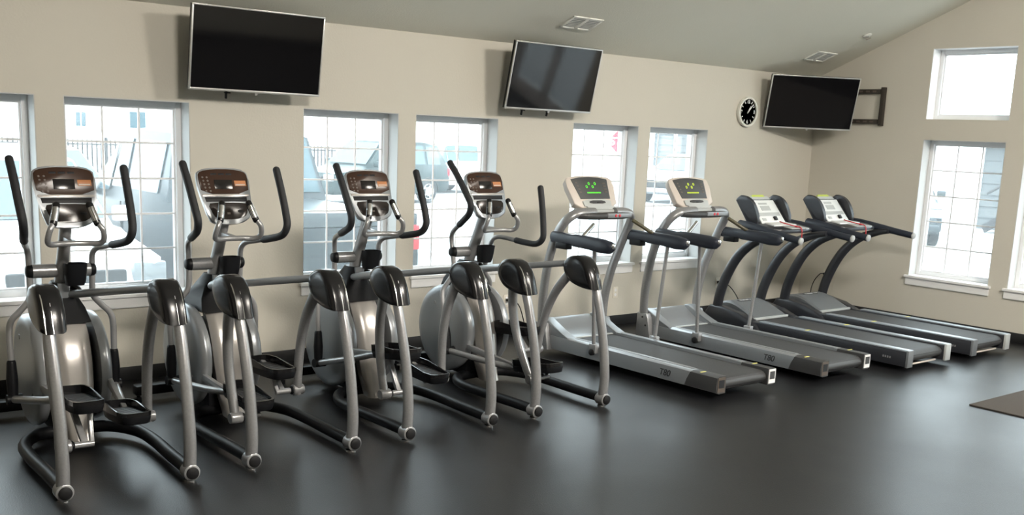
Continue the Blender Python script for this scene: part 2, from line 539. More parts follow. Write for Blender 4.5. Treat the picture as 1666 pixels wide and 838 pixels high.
# glass entrance doors in the right wall, where the mat leads
def entrance():
    a, b, h = DOOR
    m = MB()
    for q in ((a, a + .05, 0, h), (b - .05, b, 0, h), (a + .05, b - .05, h - .05, h)):
        m.box(XC + .10, XC + .22, q[0], q[1], q[2], q[3], .004)
    d = m.build('door_1', M_VINYL); d['kind'] = 'structure'
    mid = (a + b) / 2
    for p, q in ((a + .055, mid - .003), (mid + .003, b - .055)):
        m = MB()
        for z in ((p, p + .10, .01, h - .06), (q - .10, q, .01, h - .06), (p + .10, q - .10, .01, .24), (p + .10, q - .10, h - .17, h - .06)):
            m.box(XC + .14, XC + .18, z[0], z[1], z[2], z[3], .003)
        lf = m.build('leaf', M_VINYL, d)
        m = MB(); m.box(XC + .157, XC + .163, p + .10, q - .10, .24, h - .17); m.build('pane', M_GLASS, lf)
        hy = q - .06 if q < mid + .01 else p + .06
        m = MB(); m.tube([(XC + .14, hy, .95), (XC + .08, hy, .96), (XC + .08, hy, 1.19), (XC + .14, hy, 1.20)], .012, 10, sub=3); m.build('door_handle', M_STEEL, lf)
entrance()

# ------------------------------------------------------------------ ceiling fixtures: lamps, vents, detector
def roof_frame(x, y):
    """matrix at a ceiling point: local x along the room, local y down the slope, local z into the room"""
    s = 1 if y > YR else -1
    nrm = Vector((0, -GS * s, -1)).normalized()
    ydir = Vector((0, 1, -GS * s)).normalized()
    return frame_m((x, y, roof_z(y)), (-1, 0, 0), ydir, nrm)
LAMPS = [(2.8, -7.2), (7.6, -6.8)]
places = ['behind the ellipticals', 'nearer the window wall']
for (x, y), pl in zip(LAMPS, places):
    t = thing('ceiling_light', (0, 0, 0), 0, 'white framed ceiling light panel ' + pl, 'light', 'ceiling light panels')
    t.matrix_world = roof_frame(x, y)
    m = MB()
    for b in ((-.62, .62, -.32, -.29), (-.62, .62, .29, .32), (-.62, -.59, -.29, .29), (.59, .62, -.29, .29)):
        m.box(b[0], b[1], b[2], b[3], 0.0, .05)
    m.build('frame', M_TRIM, t)
    m = MB(); m.box(-.59, .59, -.29, .29, 0.005, .04); m.build('diffuser', M_DIFF, t)

for (x, y), lab in (((6.553, -.45), 'white ceiling vent with two louvred halves above the middle television'), ((10.165, -.43), 'white ceiling vent near the corner above the clock')):
    t = thing('ceiling_vent', (0, 0, 0), 0, lab, 'vent', 'ceiling vents')
    t.matrix_world = roof_frame(x, y)
    m = MB()
    W, D = .18, .105
    m.box(-W, W, -D, -D + .022, 0, .012, .003); m.box(-W, W, D - .022, D, 0, .012, .003)
    m.box(-W, -W + .025, -D, D, 0, .012, .003); m.box(W - .025, W, -D, D, 0, .012, .003); m.box(-.02, .02, -D, D, 0, .012, .003)
    m.build('frame', M_VENT, t)
    m = MB(); m.box(-W + .02, W - .02, -D + .02, D - .02, .0, .003); m.build('duct_backing', M_GREYL, t)
    for sx in (-1, 1):
        for k in range(6):
            yy = -D + .035 + k * .026
            m = MB(); m.bar((sx * .025, yy, .006), (sx * (W - .027), yy, .006), .018, .002, up=(0, .5, 1))
            m.build('slat', M_VENT, t)
t = thing('sprinkler', (0, 0, 0), 0, 'small white sprinkler cap on the sloped ceiling near the window wall', 'sprinkler')
t.matrix_world = roof_frame(10.262, -.925)
m = MB(); m.lathe((0, 0, 0), (0, 0, 1), [(0, .05), (.008, .05), (.014, .035), (.016, .02)]); m.build('cover_plate', M_VENT, t)
m = MB(); m.lathe((0, 0, .016), (0, 0, 1), [(0, .012), (.02, .012), (.022, .03), (.026, .03), (.028, .005)]); m.build('nozzle', M_STEEL, t)

# ------------------------------------------------------------------ televisions and clock
def television(loc, yaw, tilt, label, wall_pt, tabs, wall_n):
    t = thing('television', loc, 0, label, 'television', 'wall televisions', rot=Matrix.Rotation(yaw, 4, 'Z').to_3x3().to_4x4().to_euler() if False else None)
    t.rotation_euler = (Matrix.Rotation(yaw, 3, 'Z') @ Matrix.Rotation(tilt, 3, 'X')).to_euler()
    W, H, B = 1.03, .589, .011
    m = MB(); m.box(-W / 2, W / 2, 0.008, .045, -H / 2, H / 2, .006); m.build('case', M_BLACK, t)
    m = MB()
    for b in ((-W / 2, W / 2, H / 2 - B, H / 2), (-W / 2, W / 2, -H / 2, -H / 2 + B * 1.5), (-W / 2, -W / 2 + B, -H / 2 + B, H / 2 - B), (W / 2 - B, W / 2, -H / 2 + B, H / 2 - B)):
        m.box(b[0], b[1], 0, .03, b[2], b[3], .002)
    m.build('bezel', M_TVF, t)
    m = MB(); m.box(-W / 2 + B, W / 2 - B, .004, .009, -H / 2 + B, H / 2 - B); m.build('screen', M_SCREEN, t)
    m = MB(); m.box(-.26, .26, .045, .075, -.17, .15, .012); m.build('rear_housing', M_BLACK, t)
    m = MB(); m.lathe((0, .004, -H / 2 - .006), (0, 1, 0), [(0, .012), (.01, .012)], 12); m.build('logo_plate', M_TVF, t)
    for tx in tabs:
        m = MB(); m.box(tx - .006, tx + .006, .05, .07, -H / 2 - .06, -.1, .003); m.box(tx - .012, tx + .03, .05, .07, -H / 2 - .02, -H / 2 - .012)
        m.build('mount_strap', M_BLACK, t)
    # arm back to the wall, in the television's own frame
    bpy.context.view_layer.update()
    inv = t.matrix_world.inverted()
    wp = inv @ Vector(wall_pt); nn = (inv.to_3x3() @ Vector(wall_n)).normalized()
    m = MB(); m.bar((0, .07, 0), wp + nn * .03, .05, .05); m.build('mount_arm', M_BLACK, t)
    return t
R = math.radians
def wall_plate_back(t, x, z):
    bpy.context.view_layer.update()
    m = MB(); m.box(x - .12, x + .12, -.03, 0, z - .15, z + .15, .005); m.xf(t.matrix_world.inverted()); m.build('wall_plate', M_BLACK, t)
t = television((3.544, -.285, 2.405), R(-.5), R(9.1), 'largest looking television high on the wall at the left, with a plain black screen', (3.544, 0, 2.42), (-.21,), (0, -1, 0))
wall_plate_back(t, 3.544, 2.42)
t = television((6.43, -.275, 2.402), R(0), R(12.6), 'television in the middle, above and left of the stop sign window', (6.43, 0, 2.42), (-.27, .03), (0, -1, 0))
wall_plate_back(t, 6.43, 2.42)
t = television((10.14, -.40, 2.371), R(-30.7), R(14.6), 'angled television in the corner beside the wall clock', (XC, -.42, 2.36), (), (-1, 0, 0))
bpy.context.view_layer.update()
inv = t.matrix_world.inverted()
for z0, z1 in ((2.505, 2.555), (2.175, 2.225)):
    m = MB(); m.box(XC - .035, XC - .012, -.885, -.36, z0, z1, .004); m.xf(inv); m.build('mount_rail', M_DKBR, t)
    for k in range(5):
        m = MB(); m.box(XC - .038, XC - .034, -.80 + k * .085, -.755 + k * .085, z0 + .015, z1 - .015); m.xf(inv); m.build('mount_slot', M_KEY, t)
m = MB(); m.box(XC - .05, XC, -.91, -.865, 2.155, 2.575, .004); m.xf(inv); m.build('mount_upright', M_DKBR, t)
m = MB(); m.box(XC - .05, XC, -.40, -.355, 2.155, 2.575, .004); m.xf(inv); m.build('mount_upright', M_DKBR, t)

t = thing('wall_clock', (9.492, 0, 2.243), 0, 'round wall clock with dark face and cream rim beside the corner television', 'clock')
m = MB(); m.lathe((0, -.001, 0), (0, -1, 0), [(0, .155), (.03, .165), (.045, .160), (.048, .150), (.045, .140), (.03, .138)], 48); m.build('rim', M_CREAM, t)
m = MB(); m.lathe((0, -.001, 0), (0, -1, 0), [(0, .14), (.03, .14)], 48); m.build('dial', M_CLOCKF, t)
for k in range(12):
    a = k * PI / 6
    d = Vector((math.sin(a), 0, math.cos(a)))
    if k % 3 == 0:
        text_mesh({0: '12', 3: '3', 6: '6', 9: '9'}[k], .05, 'numeral', M_LABEL, t, frame_m(Vector((0, -.033, 0)) + d * .108, (1, 0, 0), (0, 0, 1), (0, -1, 0)), bold=.0015)
    else:
        m = MB(); m.bar(Vector((0, -.033, 0)) + d * .098, Vector((0, -.033, 0)) + d * .128, .008, .003, up=(0, 1, 0)); m.build('hour_mark', M_LABEL, t)
for nm, ang, ln, wd, yy in (('hour_hand', R(33), .075, .010, -.037), ('minute_hand', R(44), .112, .008, -.040)):
    d = Vector((math.sin(ang), 0, math.cos(ang)))
    m = MB(); m.bar(Vector((0, yy, 0)) - d * .02, Vector((0, yy, 0)) + d * ln, wd, .002, up=(0, 1, 0)); m.build(nm, M_LABEL, t)
m = MB(); m.lathe((0, -.033, 0), (0, -1, 0), [(0, .008), (.01, .008)], 14); m.build('hand_pivot', M_LABEL, t)

# ------------------------------------------------------------------ elliptical trainers
def rot_about(p, c, a):
    y, z = p[1] - c[0], p[2] - c[1]
    return (p[0], c[0] + y * math.cos(a) - z * math.sin(a), c[1] + y * math.sin(a) + z * math.cos(a))

def elliptical(cx, rz, label, sides, y0=-2.35):
    """sides: {-1: (rocker_deg, pedal_y, pedal_z, pedal_pitch, handle_deg), 1: (...)}"""
    t = thing('elliptical_trainer', (cx, y0, 0), R(rz), label, 'elliptical trainer', 'elliptical trainers in a row facing the windows')
    # base: U of black tube, front bar
    m = MB()
    zb = .062
    m.tube([(-.322, .03, zb), (-.325, .30, zb), (-.335, .62, zb), (-.315, .86, zb), (-.22, 1.03, zb), (-.10, 1.07, zb), (.10, 1.07, zb), (.22, 1.03, zb), (.315, .86, zb), (.335, .62, zb), (.325, .30, zb), (.322, .03, zb)], .036, 14, hint=(0, 0, 1), sub=4)
    m.bar((0, 1.0, .07), (0, 1.72, .07), .09, .06, .01)
    m.build('base_frame', M_BLACK, t)
    m = MB(); m.bar((-.36, 1.72, .085), (.36, 1.72, .085), .09, .07, .015); m.build('front_stabilizer', M_BLACK, t)
    for s in (-1, 1):
        m = MB(); m.lathe((s * .33, 1.72, 0), (0, 0, 1), [(0, .035), (.03, .035), (.035, .012), (.06, .012)], 14); m.build('levelling_foot', M_BLACK, t)
    # body
    prof = [(1.32, .80), (1.19, .77), (1.07, .69), (.985, .55), (.94, .38), (.91, .22), (.875, .10), (.85, .045)]
    hw = [.075, .095, .105, .108, .104, .092, .072, .066]
    m = MB()
    rings = []
    for i, ((y, z), w) in enumerate(zip(smooth2(prof, 4), smooth1(hw, 4))):
        rr = []
        for k in range(13):
            u = -1 + k / 6
            rr.append((w * u, y + .045 * u * u * u * u, z))
        for k in range(13):
            u = 1 - k / 6
            rr.append((w * u * .9, y + .12, z))
        rings.append(rr)
    m.rings(rings)
    m.build('centre_cover', M_PANEL, t)
    m = MB(); m.lathe((-.14, 1.29, .40), (1, 0, 0), [(0, .21), (.02, .24), (.26, .24), (.28, .21)], 32)
    m.box(-.12, .12, 1.05, 1.5, .06, .30, .02)
    m.build('drive_housing', M_BLACK, t)
    for s in (-1, 1):
        m = MB()
        pts = []
        for k in range(40):
            a = 2 * PI * k / 40
            pts.append((1.27 + .345 * math.cos(a) * (1.0 if math.cos(a) < 0 else .98), .405 + .335 * math.sin(a)))
        xi = s * .140
        rings = []
        for x, sc_ in ((xi, .97), (s * .165, 1.0), (s * .190, .985), (s * .204, .93), (s * .211, .80), (s * .215, .5), (s * .216, .15)):
            rings.append([(x, 1.27 + (p[0] - 1.27) * sc_, .405 + (p[1] - .405) * sc_) for p in pts])
        m.rings(rings)
        sh = m.build('side_shell', M_SHELL, t, ang=50)
        m = MB()
        arc = [(s * .2145, 1.27 + .23 * math.cos(a), .36 + .12 * math.sin(a)) for a in [PI + .5 + .09 * k for k in range(10)]]
        m.tube(arc, .004, 6, sub=2, hint=(1, 0, 0)); m.build('moulding_line', M_GREYP, sh)
        m = MB(); m.lathe((s * .2125, 1.36, .59), (s, 0, 0), [(0, .017), (.004, .015)], 16); m.build('badge', M_GREYP, sh)
    # neck cover (black) and mast
    m = MB()
    rings = []
    for z, w, yf, yb in ((.70, .135, 1.07, 1.45), (.78, .115, 1.12, 1.43), (.86, .075, 1.16, 1.38), (.93, .048, 1.17, 1.31)):
        rings.append([(-w, yf + .03, z), (-w * .6, yf, z), (w * .6, yf, z), (w, yf + .03, z), (w, yb - .04, z), (w * .6, yb, z), (-w * .6, yb, z), (-w, yb - .04, z)])
    m.rings(rings); m.build('neck_cover', M_BLACK, t)
    m = MB(); m.tube([(0, 1.27, .80), (0, 1.21, .96), (0, 1.13, 1.12), (0, 1.04, 1.32)], [.036, .036, .034, .032], 14, ry=.046, sub=3)
    mast = m.build('mast', M_GREYP, t)
    m = MB(); m.prism([(-.035, .93), (.035, .93), (.03, .86), (.012, .82), (-.012, .82), (-.03, .86)], lambda p: (p[0], 1.145 + (.9 - p[1]) * .1, p[1]), lambda p: (p[0], 1.17 + (.9 - p[1]) * .1, p[1]), .003)
    m.build('rail_bracket', M_SHELL, t)
    # pivot tube with end caps
    m = MB(); m.cyl((-.165, 1.2, 1.0), (.165, 1.2, 1.0), .040, 24); pv = m.build('pivot_tube', M_SILVER, t)
    for s in (-1, 1):
        m = MB(); m.lathe((s * .162, 1.2, 1.0), (s, 0, 0), [(0, .041), (.02, .040), (.032, .030), (.036, .012)], 24); m.build('end_cap', M_BLACK, pv)
    # bottle holder and knob
    m = MB()
    bh = []
    for z, w, d in ((.925, .048, .040), (.95, .056, .047), (1.0, .060, .052), (1.055, .062, .055)):
        bh.append([(.05 + w * math.copysign(abs(math.cos(a)) ** .6, math.cos(a)), 1.085 + (1.0 - z) * .15 + d * math.copysign(abs(math.sin(a)) ** .6, math.sin(a)), z) for a in [2 * PI * k / 20 for k in range(20)]])
    m.rings(bh, cap=False)
    m.bm.faces.new([v for v in list(m.bm.verts)[:20]][::-1])
    inner = [[(.05 + (x - .05) * .88, 1.085 + (y - 1.085) * .88, z + (.006 if i == 0 else 0)) for x, y, z in r] for i, r in enumerate(bh)]
    m.rings(inner, cap=False)
    m.build('bottle_holder', M_BLACK, t)
    m = MB(); m.lathe((.06, 1.185, .885), (0, 0, -1), [(-.03, .012), (-.02, .035), (0, .047), (.02, .045), (.045, .022), (.05, .008)], 20); m.build('rail_knob', M_GLOSS, t)
    # hand rails
    for s in (-1, 1):
        m = MB(); m.tube([(s * .325, .36, .995), (s * .30, .50, .975), (s * .21, .74, .935), (s * .10, 1.02, .885), (s * .03, 1.19, .855)], .024, 14, sub=4)
        m.build('hand_rail', M_SHELL, t)
    # console
    ct, cb = Vector((0, 1.09, 1.615)), Vector((0, .965, 1.285))
    upv = (ct - cb).normalized(); nv = Vector((0, upv.z * -1, upv.y)).normalized()      # towards the user
    mc = frame_m(cb, (1, 0, 0), upv, nv)
    out = rounded([(-.105, .0), (-.125, .012), (-.172, .215), (-.176, .315), (-.150, .338), (-.07, .352), (.07, .352), (.150, .338), (.176, .315), (.165, .10), (.150, .03), (.105, 0.0), (.05, -.012), (-.05, -.012)])
    m = MB(); m.prism(out, lambda p: (p[0] * .93, p[1] * .97 + .005, -.045), lambda p: (p[0], p[1], .0), .012, 3); m.xf(mc); cs = m.build('console', M_SHELL, t, ang=50)
    def plate(name, poly, z0, z1, mt, bev=.002):
        q = MB(); q.prism(poly, lambda p: (p[0], p[1], z0), lambda p: (p[0], p[1], z1), bev); q.xf(mc)
        return q.build(name, mt, cs)
    plate('display_panel', rounded([(-.152, .182), (-.164, .30), (-.145, .328), (-.06, .342), (.06, .342), (.145, .328), (.164, .30), (.158, .182)]), -.002, .004, M_CONS)
    plate('silver_strip', [(-.150, .166), (-.151, .180), (.156, .180), (.155, .166)], -.002, .0055, M_PANEL)
    plate('reading_slot', [(-.132, .132), (-.138, .162), (.140, .162), (.138, .132)], -.002, .003, M_BLACK)
    plate('lower_panel', rounded([(-.125, .12), (-.06, .126), (.06, .126), (.138, .12), (.125, .045), (.08, .022), (0, .016), (-.07, .022), (-.095, .04)]), -.002, .004, M_CONSD)
    plate('screen', [(-.062, .212), (-.062, .272), (.055, .272), (.055, .212)], .003, .006, M_LCD)
    plate('orange_label', [(.072, .232), (.070, .268), (.146, .268), (.148, .232)], .003, .006, M_ORANGE)
    plate('label_strip', [(.076, .236), (.076, .243), (.140, .243), (.140, .236)], .006, .0066, M_BEIGE)
    for k in range(3):
        plate('speaker_slot', [(-.078 + k * .05, .303), (-.078 + k * .05, .315), (-.04 + k * .05, .316), (-.04 + k * .05, .304)], .003, .0052, M_BLACK)
    for r_ in range(5):
        for c_ in range(2):
            cx_, cy_ = -.132 + c_ * .028 + r_ * -.003 + .01, .20 + r_ * .022
            q = MB(); q.lathe((cx_, cy_, .003), (0, 0, 1), [(0, .007), (.003, .006)], 8); q.xf(mc); q.build('key_button', M_KEY, cs)
    plate('red_key', [(.065, .062), (.065, .076), (.10, .076), (.10, .062)], .003, .0062, M_BLACK)
    plate('centre_key', [(-.008, .05), (-.008, .062), (.012, .062), (.012, .05)], .003, .0062, M_KEY)
    # fixed handlebar
    m = MB()
    m.tube([(-.115, .845, 1.315), (-.142, .826, 1.27), (-.150, .845, 1.215), (-.128, .875, 1.19), (-.06, .90, 1.19), (.06, .90, 1.19), (.128, .875, 1.19), (.150, .845, 1.215), (.142, .826, 1.27), (.115, .845, 1.315)], .0165, 12, sub=4, hint=(0, 0, 1))
    m.bar((0, .90, 1.19), (0, 1.08, 1.20), .04, .03, .004)
    fh = m.build('fixed_handlebar', M_SILVER, t)
    for s in (-1, 1):
        a, b = Vector((s * .118, .842, 1.305)), Vector((s * .088, .885, 1.41))
        m = MB(); m.tube([a, (a + b) / 2, b], .0205, 14, sub=2, round_end=True); g = m.build('heart_rate_grip', M_GLOSS, fh)
        d = (b - a)
        m = MB(); m.tube([a + d * .15 + Vector((0, -.003, 0)), a + d * .5 + Vector((0, -.003, 0)), a + d * .85 + Vector((0, -.003, 0))], [.0195, .0202, .0195], 14, sub=2); m.build('sensor_plate', M_STEEL, g)
    for s in (-1, 1):
        rock, py, pz, pp, hdl = sides[s]
        # upright post
        m = MB(); m.tube([(s * .322, .008, .055), (s * .322, -.004, .22), (s * .322, .028, .46), (s * .324, .085, .68), (s * .325, .15, .86), (s * .325, .22, .97)], [.034, .033, .031, .030, .029, .027], 16, ry=[.036, .035, .033, .032, .032, .03], sub=5)
        up_ = m.build('upright', M_SILVER, t)
        m = MB(); m.lathe((s * .322, -.035, .055), (0, 1, 0), [(0, .038), (.004, .044), (.075, .044), (.085, .036)], 24); m.build('foot_collar', M_SILVER, up_)
        m = MB(); m.lathe((s * .322, -.032, .055), (0, -1, 0), [(0, .034), (.012, .033), (.018, .024)], 20); m.build('foot_cap', M_RUBBER, up_)
        m = MB(); m.lathe((s * .322, .01, 0.0), (0, 0, 1), [(0, .030), (.010, .030), (.012, .012), (.03, .012)], 16); m.build('levelling_foot', M_STEEL, up_)
        # pivot cover, a teardrop shell
        out = smooth2([(.098, .835), (.13, .93), (.175, 1.005), (.235, 1.05), (.31, 1.058), (.385, 1.035), (.425, .985), (.41, .925), (.35, .868), (.25, .838), (.16, .83), (.098, .835)], 3)[:-1]
        cyy, czz = .27, .94
        rings = []
        for x, k in ((.370, .55), (.368, .80), (.361, .93), (.347, 1.0), (.268, 1.0), (.252, .94), (.243, .82), (.240, .55)):
            rings.append([(s * x, cyy + (p[0] - cyy) * k, czz + (p[1] - czz) * k) for p in out])
        m = MB(); m.rings(rings); cap = m.build('pivot_cover', M_GLOSS, t, ang=40)
        m = MB()
        e = [(s * .3485, .098, .836), (s * .3485, .128, .925), (s * .3485, .172, 1.0), (s * .3485, .235, 1.045)]
        m.tube(e, .0035, 6, sub=3); m.build('trim_line', M_STEEL, cap)
        m = MB()
        e = [(s * .312, .0975, .836), (s * .312, .124, .912), (s * .312, .160, .982)]
        m.tube(e, .003, 6, sub=3); m.build('trim_line', M_STEEL, cap)
        m = MB(); m.lathe((s * .31, .178, .995), (0, -.8, .5), [(-.006, .006), (.004, .006), (.006, .003)], 10); m.build('red_glint', M_RED, cap)  # small red highlight on the cover, built as a solid stud
        # rocker arm
        a = R(rock)
        P0 = (.33, .945)
        loc = [(0, .02), (.045, -.10), (.082, -.25), (.086, -.42), (.055, -.60), (.010, -.76)]
        pts = []
        for i, (f, z) in enumerate(loc):
            y = P0[0] + f * math.cos(a) - z * math.sin(a)
            zz = P0[1] + f * math.sin(a) + z * math.cos(a)
            pts.append((s * (.280 - .012 * i / 5), y, zz))
        m = MB(); m.tube(pts, [.030, .031, .030, .029, .028, .026], 16, ry=[.036, .036, .034, .032, .030, .029], sub=5)
        ra = m.build('rocker_arm', M_SILVER, t)
        be = Vector(pts[-1]) + Vector((0, 0, .03))
        m = MB(); m.lathe(be + Vector((s * .04, 0, 0)), (-s, 0, 0), [(0, .030), (.012, .034), (.07, .034), (.075, .028)], 16); m.build('hinge_boss', M_SILVER, ra)
        m = MB(); m.lathe(be + Vector((-s * .03, 0, 0)), (-s, 0, 0), [(0, .026), (.012, .027), (.02, .02)], 14); m.build('hinge_cap', M_BLACK, ra)
        # pedal (local frame, y forward)
        mp = Matrix.Translation((s * .145, py, pz)) @ Matrix.Rotation(R(pp), 4, 'X')
        ol = rounded([(-.085, -.20), (-.05, -.235), (.05, -.235), (.085, -.20), (.085, .14), (.06, .19), (-.06, .19), (-.085, .14)])
        m = MB(); m.prism(ol, lambda p: (p[0] * .9, p[1] * .95, -.045), lambda p: (p[0], p[1], 0.0), .006); m.xf(mp)
        pd = m.build('pedal', M_BLACK, t)
        m = MB()
        inn = [(p[0] * .90, p[1] * .93) for p in ol]
        for i in range(len(ol)):
            j = (i + 1) % len(ol)
            hz = lambda p: .022 + (.022 if p[1] > .05 else .0)
            m.hexa([(*ol[i], -.002), (*ol[j], -.002), (*inn[j], -.002), (*inn[i], -.002), (*ol[i], hz(ol[i])), (*ol[j], hz(ol[j])), (*inn[j], hz(inn[j])), (*inn[i], hz(inn[i]))])
        m.xf(mp); m.build('pedal_rim', M_GLOSS, pd)
        m = MB()
        for k in range(11):
            m.box(-.06, .06, -.19 + k * .030, -.178 + k * .030, 0, .005)
        m.xf(mp); m.build('tread_ribs', M_TRED, pd)
        # struts from pedal down to the rocker hinge
        h = be + Vector((-s * .05, 0, 0))
        m = MB()
        m.cyl(be + Vector((s * .0, 0, 0)), (s * .12, be.y, be.z), .017, 14)
        q1 = mp @ Vector((s * .03, .02, -.04)); q2 = mp @ Vector((s * -.01, -.09, -.04))
        m.bar((s * .165, be.y + .0, be.z), q1, .032, .03, .004, up=(0, 1, 0)); m.bar((s * .13, be.y + .0, be.z), q2 + Vector((-s * .02, .0, 0)), .022, .03, .004, up=(0, 1, 0))
        m.build('pedal_bracket', M_SILVER, t)
        # moving handle
        ha = R(hdl)
        grip = [(.292, -.285, .615), (.290, -.36, .48), (.288, -.425, .34), (.283, -.445, .27), (.272, -.40, .212), (.250, -.28, .180), (.236, -.215, .168)]
        bar = [(.240, -.235, .171), (.215, -.12, .150), (.190, -.045, .130), (.176, -.008, .085), (.176, 0, 0)]
        low = [(.176, 0, 0), (.176, .01, -.10), (.185, .025, -.165), (.235, .04, -.225), (.285, .045, -.28), (.302, .045, -.36), (.302, .05, -.55)]
        def tr(pts):
            return [rot_about((s * p[0], 1.2 + p[1], 1.0 + p[2]), (1.2, 1.0), ha) for p in pts]
        m = MB(); m.tube(tr(bar), .0175, 12, sub=4); mh = m.build('moving_handle', M_SILVER, t)
        m = MB(); m.tube(tr(grip), .0235, 14, sub=4, round_end=True); m.build('foam_grip', M_GRIP, mh)
        m = MB(); m.tube(tr(low), .0185, 12, sub=4); m.build('lower_link', M_GREYP, mh)
        bo = tr([(.302, .05, -.52), (.304, .055, -.62), (.306, .06, -.735)])
        m = MB(); m.tube(bo, [.026, .033, .028], 14, sub=4, round_end=True); m.build('link_boot', M_BLACK, mh)
        # pedal arm from the boot to the pedal
        e = Vector(bo[-1])
        pf = mp @ Vector((s * .03, .16, -.025)); pb = mp @ Vector((s * .02, -.02, -.03))
        mid = e * .35 + pf * .65 + Vector((s * .012, 0, -.005))
        m = MB(); m.tube([e, mid, pf, pb], .022, 14, sub=4)
        pa = m.build('pedal_arm', M_SILVER, t)
        m = MB(); m.cyl(e + Vector((s * .035, 0, 0)), e + Vector((-s * .05, 0, 0)), .030, 18); m.build('arm_hinge', M_BLACK, pa)
        # crank link from the drive to the pedal arm
        m = MB(); m.bar((s * .185, 1.30, .50 if s > 0 else .34), mp @ Vector((s * .04, .12, -.03)), .03, .045, .006); m.build('drive_link', M_SILVER, t)
    return t

def smooth2(pts, sub):
    return [(v.x, v.y) for v in smooth([Vector((p[0], p[1], 0)) for p in pts], sub)]
def smooth1(v, sub):
    return [q.x for q in smooth([Vector((x, 0, 0)) for x in v], sub)]
def rounded(poly, k=.22):
    out = []
    n_ = len(poly)
    for i in range(n_):
        p, a, b = Vector(poly[i]), Vector(poly[i - 1]), Vector(poly[(i + 1) % n_])
        out += [tuple(p + (a - p) * k), tuple(p + (b - p) * k)]
    return out

ELL = [
    (1.800, -2.5, 'elliptical trainer standing nearest the camera at the left end of the row', {-1: (-12, .36, .43, -4, -9), 1: (14, .52, .285, -6, 0)}),
    (2.805, 0.0, 'elliptical trainer with a bright glare streak on its console, second from the left', {-1: (-2, .44, .31, 2, -6), 1: (19, .72, .395, -2, 0)}),
    (3.845, -.8, 'elliptical trainer whose console stands before the window with the dark pickup', {-1: (1, .45, .47, -8, -6), 1: (11, .54, .295, 2, 1)}),
    (4.88, 0.0, 'elliptical trainer next to the treadmills, its right handle pulled low', {-1: (-18, .22, .31, -9, -17), 1: (27, .81, .455, -5, 16)}),
]
for a in ELL:
    elliptical(*a)

